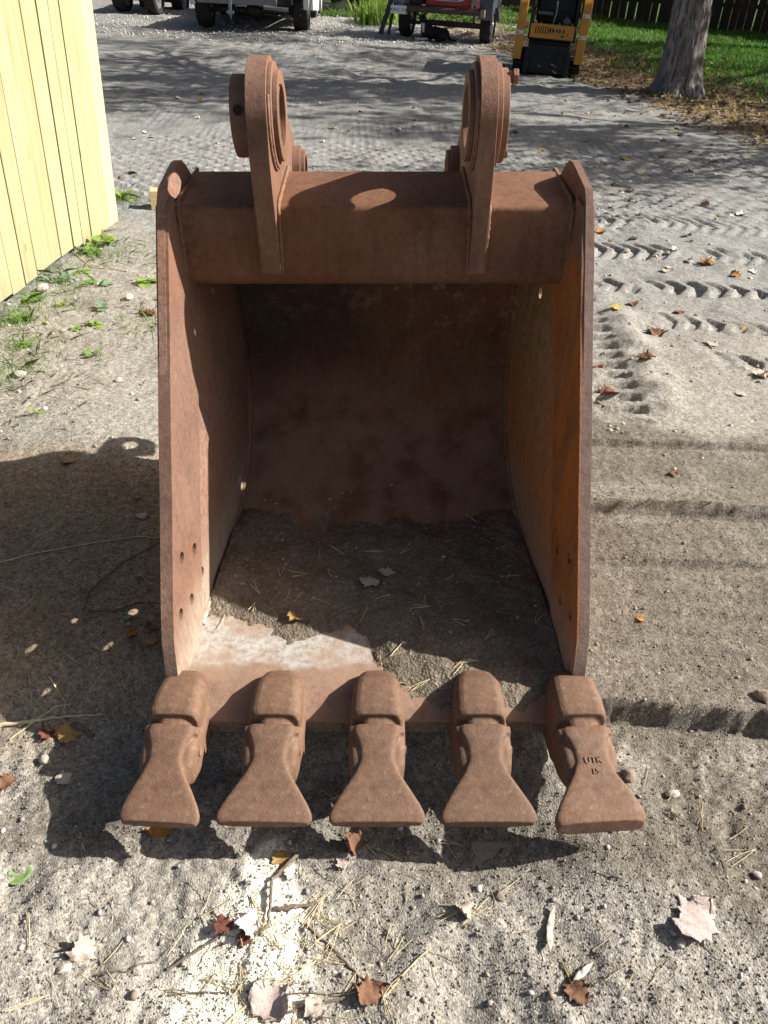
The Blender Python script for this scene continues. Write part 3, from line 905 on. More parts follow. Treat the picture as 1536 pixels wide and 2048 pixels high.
# ------------------------------------------------------------------ timbers
def wood(name, c0, c1, c2=None, scale=(1, 1, 1), rough=.75, knots=True, grain=34.0, splash=False):
    k = NT(name)
    off = k.n('ShaderNodeVectorMath'); off.operation = 'ADD'
    k.put(off.inputs[0], k.obj)
    cmb = k.n('ShaderNodeCombineXYZ'); r_ = k.rand()
    k.put(cmb.inputs[0], k.math('MULTIPLY', r_, 31.0)); k.put(cmb.inputs[1], k.math('MULTIPLY', r_, 17.0)); k.put(cmb.inputs[2], k.math('MULTIPLY', r_, 53.0))
    k.t.links.new(cmb.outputs[0], off.inputs[1])
    v = k.mapping(scale, vec=off.outputs[0])
    g = k.noise(grain, 5, .6, v, .8)
    c = k.ramp(g, [(.3, c0), (.7, c1)])
    if c2: c = k.mix(k.math('MULTIPLY', k.step(k.noise(2.2, 4, .6, v), .45, .7), .6), c, c2)
    c = k.mix(.5, c, k.ramp(r_, [(0, (.82, .80, .76)), (1, (1.08, 1.08, 1.05))]), 'MULTIPLY')
    if knots:
        kv = k.voro(5.0, k.mapping((1, 1, .45), vec=off.outputs[0]))
        c = k.mix(k.math('MULTIPLY', k.step(kv, .085, .045), .8), c, (.30, .17, .06))
    if splash:
        zz = k.sep()[2]
        sp = k.math('MULTIPLY', k.step(k.math('ADD', zz, k.math('MULTIPLY', k.noise(13, 5, .7), .5)), .52, .28), k.step(k.noise(70, 3, .7), .42, .55))
        c = k.mix(k.math('MULTIPLY', sp, .6), c, (.30, .25, .18))
    k.bump(g, .2, .003)
    MATS[name] = k.set(c, rough, 0, .25)
    return MATS[name]
PINE = wood("treated_pine", (.33, .275, .14), (.53, .48, .28), (.45, .45, .235), (1, 1, .06), splash=True)
POST = wood("pine_post", (.52, .42, .25), (.66, .55, .35), None, (1, 1, .06))
TIMBER = wood("sawn_timber", (.55, .42, .23), (.70, .57, .34), None, (.08, 1, 1))
OLDWOOD = wood("grey_board", (.30, .27, .22), (.42, .38, .32), None, (.1, 1, 1), knots=False)
DARKFENCE = wood("dark_fence_board", (.025, .017, .012), (.055, .038, .027), None, (1, 1, .05), knots=False)

def ground_obj(o):
    return o

def timber(name, p0, p1, w, h, mat, label, cat='timber', z=None, bevel=.004):
    p0, p1 = Vector(p0), Vector(p1)
    d = p1 - p0; L = math.hypot(d.x, d.y)
    zz = z if z is not None else min(ghs(p0.x, p0.y), ghs(p1.x, p1.y))
    mb = MB().bb(0, L, -w / 2, w / 2, 0, h)
    o = mb.build(name, mat, bevel=bevel)
    o.location = (p0.x, p0.y, zz); o.rotation_euler = (0, 0, math.atan2(d.y, d.x))
    return tag(o, label, cat)
tp = G(300, 418)
timber("timber", (tp.x, tp.y + .05, 0), (tp.x + 1.25, tp.y + .33, 0), .13, .135, TIMBER, 'pale squared timber lying on the dirt behind the bucket', z=ghs(tp.x, tp.y) - .005)
timber("support_block", (-.30, 1.42, 0), (.40, 1.44, 0), .10, .09, OLDWOOD, 'dark wooden block wedged under the bucket lip', 'block', z=-.018)
bp = G(945, 1752)
o = MB().bb(0, .25, 0, .085, -.03, .012).build("buried_board", wood("muddy_board", (.19, .165, .13), (.27, .24, .195), None, (.1, 1, 1), knots=False), bevel=.002)
o.location = (bp.x, bp.y, bp.z - .012); o.rotation_euler = (R(3), R(-3), R(-1)); tag(o, 'grey board half buried in dirt in front of the fourth tooth', 'board')
# ------------------------------------------------------------------ pine fence at the left
def left_fence():
    b0 = Vector((-1.995, 5.69, 0)); b1 = Vector((-2.05, 3.84, 0))
    d = (b1 - b0).normalized(); ang = math.atan2(d.y, d.x)
    rt = ray(185, 0); t = b0.y / rt.y
    top = CAM + rt * t
    lean = math.atan2(top.x - b0.x, top.z - .1)
    root = empty("wooden_fence", label='tall pale pine board fence standing at the left', cat='fence')
    root.matrix_world = Matrix.Translation((b0.x, b0.y, .085)) @ Matrix.Rotation(ang, 4, 'Z') @ Matrix.Rotation(lean * (1 if True else -1), 4, Matrix.Rotation(-ang, 3, 'Z') @ Vector((0, 1, 0)))
    edges = [5.69, 5.51, 5.33, 5.16, 5.01, 4.86, 4.67, 4.48, 4.33, 4.17, 4.01, 3.84, 3.67, 3.5, 3.33, 3.16]
    s = [(5.69 - e) * 1.0004 for e in edges]
    gaps = {3: .022, 5: .021, 9: .02, 12: .018}
    for i in range(len(s) - 1):
        a, b = s[i], s[i + 1]
        ga = gaps.get(i, .004); gb = gaps.get(i + 1, .004)
        lo = [0.0, .0, .0, .015, .03, .05, .055, .05, .045, .045, .05, .05, .05, .05, .05][i] + rng.uniform(-.006, .006)
        th = .032 if i else .09
        out = rng.uniform(-.003, .003) - (.004 if i == 0 else 0)
        mb = MB()
        # local: x along the fence, y towards the yard, z up
        mb.bb(a + ga / 2, b - gb / 2, -th + out, out, lo, 2.45)
        mb.build("post" if i == 0 else "board", POST if i == 0 else PINE, root, bevel=.0025)
    MB().bb(s[1] + .01, s[-1], -.056, -.05, .06, 2.4).build("gap_dark_sheet", simple("gap_black", (.012, .011, .010), .95), root)  # black sheet added behind the boards to darken the gaps
    for z in (.35, 1.25, 2.15):
        MB().bb(s[1], s[-1], -.105, -.058, z, z + .09).build("rail", POST, root, bevel=.002)
    return root
left_fence()

# ------------------------------------------------------------------ dark board fence beyond the lawn
def back_fence():
    a, b = Vector((4.3, 24.6, 0)), Vector((11.2, 19.4, 0))
    d = b - a; L = d.length; ang = math.atan2(d.y, d.x)
    root = empty("board_fence", (a.x, a.y, 0), ang, 'dark brown upright board fence beyond the lawn', 'fence')
    x = 0.0
    while x < L:
        w = rng.choice((.17, .19, .2, .22)); g = rng.choice((.008, .012, .02, .03))
        p = a + d * ((x + w / 2) / L)
        z0 = float(ground_macro(np.array([p.x]), np.array([p.y]))[0]) - .02
        o = MB().bb(-w / 2, w / 2, -.012, .012, 0, 2.0).build("board", DARKFENCE, root)
        o.location = (x + w / 2, rng.uniform(-.012, .012), z0); o.rotation_euler = (R(rng.uniform(-.4, .4)), R(rng.uniform(-.5, .5)), 0)
        x += w + g
    for i in range(4):
        p = a + d * (i / 3 * .98)
        z0 = float(ground_macro(np.array([p.x]), np.array([p.y]))[0])
        MB().bb(i / 3 * .98 * L - .05, i / 3 * .98 * L + .05, .03, .12, z0 - .05, z0 + 2.0).build("post", DARKFENCE, root)
    z0 = .78
    for z in (.45, 1.5):
        MB().bb(0, L, .014, .05, z0 + z, z0 + z + .09).build("rail", DARKFENCE, root)
back_fence()

# ------------------------------------------------------------------ trees
def bark(name, c0=(.06, .052, .05), c1=(.33, .30, .285)):
    k = NT(name)
    v = k.mapping((1, 1, .22))
    f = k.noise(16, 5, .65, v, 1.2)
    c = k.ramp(f, [(.38, c0), (.62, c1)])
    c = k.mix(.4, c, k.ramp(k.noise(60, 3), [(.3, (.6, .6, .6)), (.7, (1.2, 1.2, 1.2))]), 'MULTIPLY')
    k.bump(f, .9, .03); k.bump(k.noise(70, 3, .6), .4, .008)
    return k.set(c, .95, 0, .15)
BARK = bark("tree_bark")
def leafmat(name, c, var=.3, trans=.35):
    k = NT(name)
    r = k.rand()
    f = k.noise(2.5, 3, .6)
    cc = k.ramp(f, [(.3, tuple(v * (1 - var) for v in c)), (.7, tuple(min(1, v * (1 + var)) for v in c))])
    m = k.set(cc, .65, 0, .3)
    tr = k.n('ShaderNodeBsdfTranslucent'); k.put(tr.inputs[0], cc)
    ms = k.n('ShaderNodeMixShader'); ms.inputs[0].default_value = trans
    k.t.links.new(k.b.outputs[0], ms.inputs[1]); k.t.links.new(tr.outputs[0], ms.inputs[2])
    k.t.links.new(ms.outputs[0], k.out.inputs[0])
    return m
CROWN = leafmat("autumn_foliage", (.22, .17, .035))
CROWN_G = leafmat("green_foliage", (.055, .10, .025))

def tree(name, base, r0, height, seed, label, leaves=5000, lean=(0, 0), mat=CROWN, spread=1.0, first=2.4, leafsize=.11):
    rr = random.Random(seed)
    root = empty(name, base, 0, label, 'tree')
    wood_ = MB(); LV = []
    # trunk with ridged bark
    H = height * .55
    n = 80; rows = 96
    AA, ZZ = np.meshgrid(2 * math.pi * np.arange(n) / n, -.15 + (H + .15) * np.arange(rows + 1) / rows)
    QN = fbm(np.cos(AA) * 2.4 + seed, np.sin(AA) * 2.4 + ZZ * .5, 1.6, 3, seed)
    vs = []; fs = []
    for j in range(rows + 1):
        t = j / rows; z = -.15 + (H + .15) * t
        r = r0 * (1 - .55 * t) * (1 + .55 * math.exp(-max(0, z) / .22))
        cx, cy = lean[0] * z, lean[1] * z
        for i in range(n):
            a = 2 * math.pi * i / n
            q = QN[j, i]
            q2 = abs(math.sin(a * 13 + 1.2 * math.sin(z * 3.1 + a * 2) + 5 * q)) ** .6
            rad = r * (1 + .08 * q + .085 * q2 + (.12 * math.cos(a * 5 + seed) * math.exp(-max(0, z) / .15)))
            vs.append((cx + rad * math.cos(a), cy + rad * math.sin(a), z))
    for j in range(rows):
        for i in range(n):
            fs.append((j * n + i, j * n + (i + 1) % n, (j + 1) * n + (i + 1) % n, (j + 1) * n + i))
    wood_.add(vs, fs)
    tips = []
    def grow(p, d, L, r, depth):
        k = 5 if depth < 2 else 4
        pts = [p]; rad = [r]
        dd = d.normalized(); q = p
        for i in range(k):
            dd = (dd + Vector((rr.uniform(-1, 1), rr.uniform(-1, 1), rr.uniform(-.5, .8))) * .22).normalized()
            q = q + dd * (L / k)
            pts.append(q); rad.append(r * (1 - .62 * (i + 1) / k))
        wood_.tube(pts, rad, 7 if depth < 2 else 4, caps=False)
        if depth >= 2: tips.extend(pts[1:])
        if depth >= 3: return
        for _ in range(rr.randint(3, 5) if depth else rr.randint(3, 4)):
            i = rr.randint(1, k)
            nd = (dd * .6 + Vector((rr.uniform(-1, 1), rr.uniform(-1, 1), rr.uniform(-.3, .8)))).normalized()
            grow(pts[i], nd, L * rr.uniform(.5, .72), rad[i] * .75, depth + 1)
    zz = first
    a = rr.uniform(0, 6.28)
    while zz < H:
        t = zz / H
        a += 2.4 + rr.uniform(-.5, .5)
        d = Vector((math.cos(a), math.sin(a), .45 + .6 * t))
        r = r0 * (1 - .55 * t) * .5
        grow(Vector((lean[0] * zz, lean[1] * zz, zz)), d, height * .34 * spread * rr.uniform(.75, 1.1), r, 0)
        zz += rr.uniform(.5, .9)
    grow(Vector((lean[0] * H, lean[1] * H, H)), Vector((lean[0], lean[1], 1)), height * .4, r0 * .42, 0)
    wood_.build("trunk", BARK, root, smooth=60, fix=False)
    tips_a = np.array([t[:] for t in tips])
    pick = nrng.integers(0, len(tips_a), leaves)
    c = tips_a[pick] + nrng.normal(0, .22, (leaves, 3))
    u = nrng.normal(0, 1, (leaves, 3)); u /= np.linalg.norm(u, axis=1, keepdims=True)
    w = np.cross(u, nrng.normal(0, 1, (leaves, 3))); w /= np.linalg.norm(w, axis=1, keepdims=True)
    s = nrng.uniform(.6, 1.2, (leaves, 1)) * leafsize
    V = np.stack([c - u * s * .6, c + w * s * .45, c + u * s * .6, c - w * s * .45], 1)
    me = np_mesh("crown", V.reshape(-1, 3), np.arange(leaves * 4).reshape(-1, 4))
    link("crown", me, mat, root)
    return root

tb = Vector((4.08, 13.05, 0)); tb.z = ghs(tb.x, tb.y) - .02
rt = ray(1386, 0); tt = tb.y / rt.y; tq = CAM + rt * tt
tree("tree", tb, .275, 10.5, 5, 'thick grey-barked tree leaning right at the edge of the lawn', 10500, ((tq.x - tb.x) / (tq.z - tb.z), .0), spread=1.05, first=2.6)
tree("tree", (10.2, 11.2, ghs(10.2, 11.2)), .22, 9.0, 15, 'bare-limbed autumn tree standing off to the right of the yard', 9000, (.02, .02), spread=1.0, first=2.2)
tree("tree", (12.6, 16.2, ghs(12.6, 16.2)), .26, 11.0, 25, 'autumn tree standing beside the right end of the dark fence', 7000, (-.02, .0), spread=1.1, first=2.0)
tree("tree", (8.6, 18.9, ghs(8.6, 18.9)), .2, 8.5, 35, 'slim autumn tree standing on the lawn right of the leaning trunk', 4500, (.0, .0), spread=.9, first=2.4)
tree("tree", (1.0, 27.5, ghs(1.0, 27.5)), .24, 10.0, 45, 'green leafy tree standing behind the red trailer', 7000, (.0, .0), mat=CROWN_G, first=2.0, leafsize=.16)
tree("tree", (-6.5, 28.0, ghs(-6.5, 28.0)), .24, 10.0, 55, 'green leafy tree standing behind the parked quad', 7000, (.0, .0), mat=CROWN_G, first=2.0, leafsize=.16)

# ------------------------------------------------------------------ lawn, weeds, litter
def blades(name, xy, hgt, wid, colors, label, cat='grass', lean=.5):
    n = len(xy)
    z = ground_height(xy[:, 0], xy[:, 1])
    a = nrng.uniform(0, 2 * math.pi, n); h = hgt * nrng.uniform(.5, 1.3, n); w = wid * nrng.uniform(.7, 1.3, n)
    lx = nrng.normal(0, lean, n) * h; ly = nrng.normal(0, lean, n) * h
    dx, dy = np.cos(a) * w / 2, np.sin(a) * w / 2
    p = np.stack([xy[:, 0], xy[:, 1], z - .004], -1)
    off = np.stack([dx, dy, 0 * dx], -1)
    mid = p + np.stack([lx * .35, ly * .35, h * .6], -1)
    tip = p + np.stack([lx, ly, h], -1)
    V = np.stack([p - off, p + off, mid + off * .7, tip, mid - off * .7], 1)
    me = np_mesh(name, V.reshape(-1, 3), np.arange(n * 5).reshape(-1, 5))
    cc = np.array(colors)[nrng.integers(0, len(colors), n)] * nrng.uniform(.7, 1.3, (n, 1))
    set_col(me, "tone", np.repeat(np.concatenate([cc, np.ones((n, 1))], 1)[:, None], 5, 1).reshape(-1, 4))
    k = MATS.get("grass_blade")
    if not k:
        q = NT("grass_blade"); t = q.attr("tone").outputs['Color']
        m = q.set(t, .6, 0, .25)
        tr = q.n('ShaderNodeBsdfTranslucent'); q.put(tr.inputs[0], t)
        ms = q.n('ShaderNodeMixShader'); ms.inputs[0].default_value = .35
        q.t.links.new(q.b.outputs[0], ms.inputs[1]); q.t.links.new(tr.outputs[0], ms.inputs[2]); q.t.links.new(ms.outputs[0], q.out.inputs[0])
        MATS["grass_blade"] = k = m
    o = link(name, me, k)
    return tag(o, label, cat, kind='stuff')

def lawn():
    n = 150000
    x = nrng.uniform(.2, 10.5, n); y = nrng.uniform(12.5, 24.5, n)
    le = lawn_edge(x, y) + .6 * fbm(x, y, 1.4, 3, 131)
    keep = (nrng.random(n) < sst(1.2, 3.2, le)) & (nrng.random(n) < np.clip(sst(-.7, .2, fbm(x, y, 1.2, 3, 301)), .1, 1))
    xy = np.stack([x, y], -1)[keep]
    blades("lawn_grass", xy, .075, .016, [(.07, .20, .03), (.09, .26, .04), (.14, .28, .05), (.2, .25, .08)], 'short green grass of the lawn behind the tree')
    n = 26000
    x = nrng.uniform(-2.0, 5.0, n); y = nrng.uniform(21.5, 28, n)
    blades("far_grass", np.stack([x, y], -1), .12, .03, [(.08, .19, .03), (.12, .22, .05), (.2, .24, .08)], 'bright grass growing behind the red trailer')
    pts = []
    for (px, py, r, m) in ((245, 400, .14, 260), (300, 650, .10, 130), (30, 640, .10, 260), (50, 690, .07, 110), (50, 735, .07, 60), (200, 505, .14, 200), (120, 590, .12, 120), (10, 760, .1, 120), (270, 510, .2, 60), (100, 560, .12, 90)):
        c = G(px, py)
        for _ in range(m):
            pts.append((c.x + nrng.normal(0, r), c.y + nrng.normal(0, r * 1.1)))
    blades("fence_grass", np.array(pts), .060, .0036, [(.13, .25, .05), (.18, .28, .08), (.26, .25, .13), (.2, .3, .08)], 'thin grass growing along the foot of the pine fence', lean=.8)
    # dry stems and rootlets on the bank
    pts = []
    for (px, py, r, m) in ((270, 510, .28, 420), (80, 700, .25, 420), (60, 790, .22, 260), (190, 600, .3, 320), (1480, 215, .8, 600), (1250, 180, .6, 400)):
        c = G(px, py)
        for _ in range(m): pts.append((c.x + nrng.normal(0, r), c.y + nrng.normal(0, r)))
    blades("dry_grass", np.array(pts), .022, .0028, [(.30, .25, .17), (.24, .17, .1), (.36, .3, .2)], 'dry stems and roots lying on the bank by the fence', lean=2.2)
lawn()

def flat_bits(name, xy, size, colors, label, cat):
    n = len(xy)
    z = ground_height(xy[:, 0], xy[:, 1])
    a = nrng.uniform(0, 2 * math.pi, n); s = size * nrng.uniform(.5, 1.3, n)
    u = np.stack([np.cos(a), np.sin(a), nrng.normal(0, .35, n)], -1) * s[:, None]
    v = np.stack([-np.sin(a), np.cos(a), nrng.normal(0, .35, n)], -1) * s[:, None] * .75
    c = np.stack([xy[:, 0], xy[:, 1], z + .012 + .35 * s * nrng.random(n)], -1)
    cup = np.stack([0 * s, 0 * s, s * nrng.uniform(-.3, .4, n)], -1)
    # five-pointed little leaves
    P = [c + u * .5 + cup, c + u * .18 + v * .2, c + v * .5 + cup, c - u * .15 + v * .2, c - u * .5 + cup, c - u * .15 - v * .2, c - v * .5 + cup, c + u * .18 - v * .2]
    V = np.stack(P, 1)
    me = np_mesh(name, V.reshape(-1, 3), np.arange(n * 8).reshape(-1, 8))
    cc = np.array(colors)[nrng.integers(0, len(colors), n)] * nrng.uniform(.7, 1.25, (n, 1))
    set_col(me, "tone", np.repeat(np.concatenate([cc, np.ones((n, 1))], 1)[:, None], 8, 1).reshape(-1, 4))
    o = link(name, me, MATS["grass_blade"])
    return tag(o, label, cat, kind='stuff')
def litter():
    n = 16000
    x = nrng.uniform(1.5, 9.0, n); y = nrng.uniform(9.0, 17.5, n)
    le = lawn_edge(x, y)
    keep = nrng.random(n) < (sst(-.5, .4, le) * sst(4.5, 1.2, le) * .8 + .03 * sst(-2.5, 0, le))
    flat_bits("leaf_litter", np.stack([x, y], -1)[keep], .085, [(.22, .15, .08), (.32, .24, .14), (.16, .10, .055), (.40, .32, .20), (.45, .34, .09), (.12, .085, .05)], 'brown and yellow leaf litter spread around the tree', 'leaves')
litter()

# ------------------------------------------------------------------ vehicles and machines at the back of the yard
RUBBER = simple("tyre_rubber", (.022, .021, .020), .85, .25, var=.3, scale=20, bump=.4, bscale=80, dust=.5, dustc=(.17, .15, .13))
STEEL_DK = simple("dark_steel", (.032, .031, .032), .6, .4, var=.3, dust=.35)
STEEL_GREY = simple("grey_steel", (.20, .20, .21), .5, .5, var=.2, dust=.3)
WHITE_PAINT = simple("white_paint", (.74, .75, .77), .35, .5, var=.06, scale=3, dust=.25)
RED_PAINT = simple("red_paint", (.40, .035, .03), .4, .5, var=.15, dust=.25)
YELLOW_PAINT = simple("yellow_paint", (.60, .27, .025), .42, .5, var=.1, scale=5, dust=.2)
BLUE_PANEL = simple("blue_grey_panel", (.10, .11, .16), .5, .4, var=.2)
PLATE_WHITE = simple("plate_white", (.72, .73, .76), .45, .4, var=.05)
INK = simple("dark_ink", (.03, .04, .09), .6, .3)
BLACK_PLASTIC = simple("black_plastic", (.012, .012, .013), .55, .35, var=.3, dust=.06)
ALLOY = simple("wheel_rim", (.34, .35, .38), .4, .5, metal=.6)

def wheel(parent, c, r, w, axis_rot=0.0):
    """wheel whose axle runs along local x, lugged tyre and dished rim"""
    n = 28
    ty = MB()
    prof = [(-.5, .66), (-.5, .9), (-.42, .985), (-.2, 1.0), (.2, 1.0), (.42, .985), (.5, .9), (.5, .66)]
    secs = []
    for i in range(n):
        a = 2 * math.pi * i / n
        secs.append([(p[0] * w, p[1] * r * math.cos(a), p[1] * r * math.sin(a)) for p in prof])
    vs = [p for q in secs for p in q]; m = len(prof); fs = []
    for i in range(n):
        for k in range(m):
            fs.append((i * m + k, i * m + (k + 1) % m, ((i + 1) % n) * m + (k + 1) % m, ((i + 1) % n) * m + k))
    ty.add(vs, fs)
    for i in range(22):
        a = 2 * math.pi * (i + .3) / 22
        rot = Matrix.Rotation(a, 3, 'X') @ Matrix.Rotation(R(20 if i % 2 else -20), 3, 'Y')
        ty.box(rot @ Vector(((-.2 if i % 2 else .2) * w, 0, r * 1.0)), (w * .5, r * .09, r * .05), rot)
    wh = empty("wheel"); wh.parent = parent; wh.location = c
    ty.build("tyre", RUBBER, wh, smooth=40)
    rm = MB()
    rm.cyl((-.40 * w, 0, 0), (.40 * w, 0, 0), r * .66, 24)
    rm.cyl((-.50 * w, 0, 0), (.50 * w, 0, 0), r * .2, 14)
    rm.build("rim", ALLOY, wh, smooth=30, bevel=.01)
    return wh

def text_mesh(name, body, size, mat, parent, mloc, ext=.001, align='CENTER', shear=0.0):
    cu = bpy.data.curves.new(name, 'FONT'); cu.body = body; cu.size = size; cu.extrude = ext; cu.align_x = align; cu.shear = shear
    tmp = bpy.data.objects.new("tmp", cu); col.objects.link(tmp)
    me = bpy.data.meshes.new_from_object(tmp.evaluated_get(bpy.context.evaluated_depsgraph_get()))
    bpy.data.objects.remove(tmp)
    o = link(name, me, mat, parent); o.matrix_local = mloc
    return o
FACE = Matrix.Rotation(R(90), 4, 'X')      # lettering upright, read from -y

def slope_z(x, y): return float(ground_height(np.array([x]), np.array([y]), False)[0])

def squash(root, f):
    for ch in root.children:
        if not ch.name.startswith('wheel'): ch.scale = (1, 1, f)

def flatbed_truck():
    x0, y0 = -3.10, 18.62
    z0 = (slope_z(-4.05, y0) + slope_z(-2.1, y0)) / 2
    t = empty("flatbed_truck", (x0, y0, z0), R(1.5), 'white flatbed truck seen from behind, parked beyond the bucket', 'truck')
    t.rotation_euler = (R(-2.5), R(.6), R(1.5))
    for sx in (-1, 1):
        wheel(t, (sx * .98, 0, .36), .36, .30)
        wheel(t, (sx * .98, 2.75, .36), .36, .26)
    MB().tube([(-.85, 0, .40), (.85, 0, .40)], .07, 12).ico((0, 0, .40), .16, 2).build("rear_axle", STEEL_DK, t, smooth=40)
    MB().bb(-.42, -.32, -.55, 4.2, .55, .72).bb(.32, .42, -.55, 4.2, .55, .72).bb(-.42, .42, -.45, -.35, .56, .7).build("chassis_rail", STEEL_DK, t, bevel=.006)
    MB().bb(-1.05, 1.05, -.62, 3.2, .86, .98).build("deck", STEEL_GREY, t, bevel=.01)
    MB().bb(-1.0, .55, -.70, -.60, .50, .66).build("rear_bumper", STEEL_GREY, t, bevel=.012)
    MB().cyl((.30, -.74, .47), (.78, -.74, .44), .045, 18).build("exhaust_pipe", STEEL_GREY, t, smooth=40)
    MB().cyl((.781, -.74, .44), (.784, -.74, .44), .036, 18).build("exhaust_mouth", BLACK_PLASTIC, t)
    h = MB().bb(-.39, -.33, -.72, -.66, .26, .62).bb(-.43, -.29, -.74, -.68, .30, .36).build("hitch_bar", ALLOY, t, bevel=.006)
    MB().tube([(-.34, -.70, .30), (-.35, -.70, .2), (-.37, -.69, .24)], .012, 6).build("chain", ALLOY, h)
    # white side skirts with rounded wheel arches
    for sx in (-1, 1):
        pts = [(-.60, .86), (-.60, .52), (-.56, .46)] + [(0 + .52 * math.cos(R(a)), .42 + .46 * math.sin(R(a))) for a in range(170, 5, -15)] + [(.62, .48), (2.05, .48)] + [(2.75 + .5 * math.cos(R(a)), .42 + .46 * math.sin(R(a))) for a in range(170, 5, -15)] + [(3.4, .48), (3.4, .86)]
        MB().prism([pts], lambda y, z: (sx * 1.06, y, z), lambda y, z: (sx * 1.17, y, z)).build("fender", WHITE_PAINT, t, bevel=.012)
        MB().bb(sx * .62 - .20, sx * .62 + .20, -.64, -.60, .68, .84).build("tail_panel", WHITE_PAINT if sx > 0 else STEEL_GREY, t, bevel=.01)
        MB().bb(sx * .9 - .07, sx * .9 + .07, -.66, -.64, .72, .80).build("tail_light", RED_PAINT, t, bevel=.008)
    MB().bb(-1.0, 1.0, 1.9, 3.6, .98, 2.05).build("cab", WHITE_PAINT, t, bevel=.06, seg=3)
    MB().bb(-.8, .8, 1.885, 1.897, 1.4, 1.95).build("rear_window", simple("dark_glass", (.02, .025, .03), .08, .5), t)
    MB().bb(-.98, .98, 3.6, 4.5, .6, 1.35).build("bonnet", WHITE_PAINT, t, bevel=.08, seg=3)
    MB().tube([(.2, .3, .55), (.8, -.2, .30)], .02, 8).build("stay_bar", ALLOY, t)
    MB().tube([(-.3, .1, .42), (.8, .5, .26)], .025, 8).build("stay_bar", ALLOY, t)
    return t
squash(flatbed_truck(), .80)

def quad():
    x0, y0 = -5.95, 20.35
    z0 = slope_z(x0, y0)
    t = empty("quad_bike", (x0, y0, z0), 0, 'dark quad bike parked at the far left beyond the fence', 'quad bike')
    t.rotation_euler = (R(-2.5), R(1), R(-8))
    for sx in (-1, 1):
        wheel(t, (sx * .37, 0, .30), .30, .27)
        wheel(t, (sx * .40, 1.45, .30), .30, .24)
    MB().cyl((-.4, 0, .3), (.4, 0, .3), .035).cyl((-.4, 1.45, .3), (.4, 1.45, .3), .03).bb(-.16, .16, -.1, 1.5, .28, .55).build("frame", STEEL_DK, t, bevel=.01)
    MB().loft([rsec(-.35, .34, .82, .66, 4), rsec(.0, .48, .86, .66, 4), rsec(.4, .3, .88, .55, 4), rsec(.9, .26, .95, .55, 4), rsec(1.45, .50, .92, .68, 4), rsec(1.85, .34, .86, .68, 4)]).build("body", simple("maroon_plastic", (.06, .018, .015), .5), t, smooth=50)
    MB().loft([rsec(-.2, .14, .98, .84, 3), rsec(.2, .15, .96, .84, 3), rsec(.75, .11, 1.0, .86, 3)]).build("seat", BLACK_PLASTIC, t, smooth=60)
    MB().tube([(-.38, .95, 1.15), (-.15, 1.05, 1.12), (.15, 1.05, 1.12), (.38, .95, 1.15)], .018, 8).cyl((0, 1.05, .85), (0, 1.05, 1.12), .03).build("handlebar", BLACK_PLASTIC, t)
    for z, y in ((.90, -.15), (.96, 1.6)):
        MB().tube([(-.35, y - .2, z), (.35, y - .2, z), (.35, y + .2, z), (-.35, y + .2, z), (-.35, y - .2, z)], .013, 6).build("rack", STEEL_DK, t)
    return t
squash(quad(), .88)

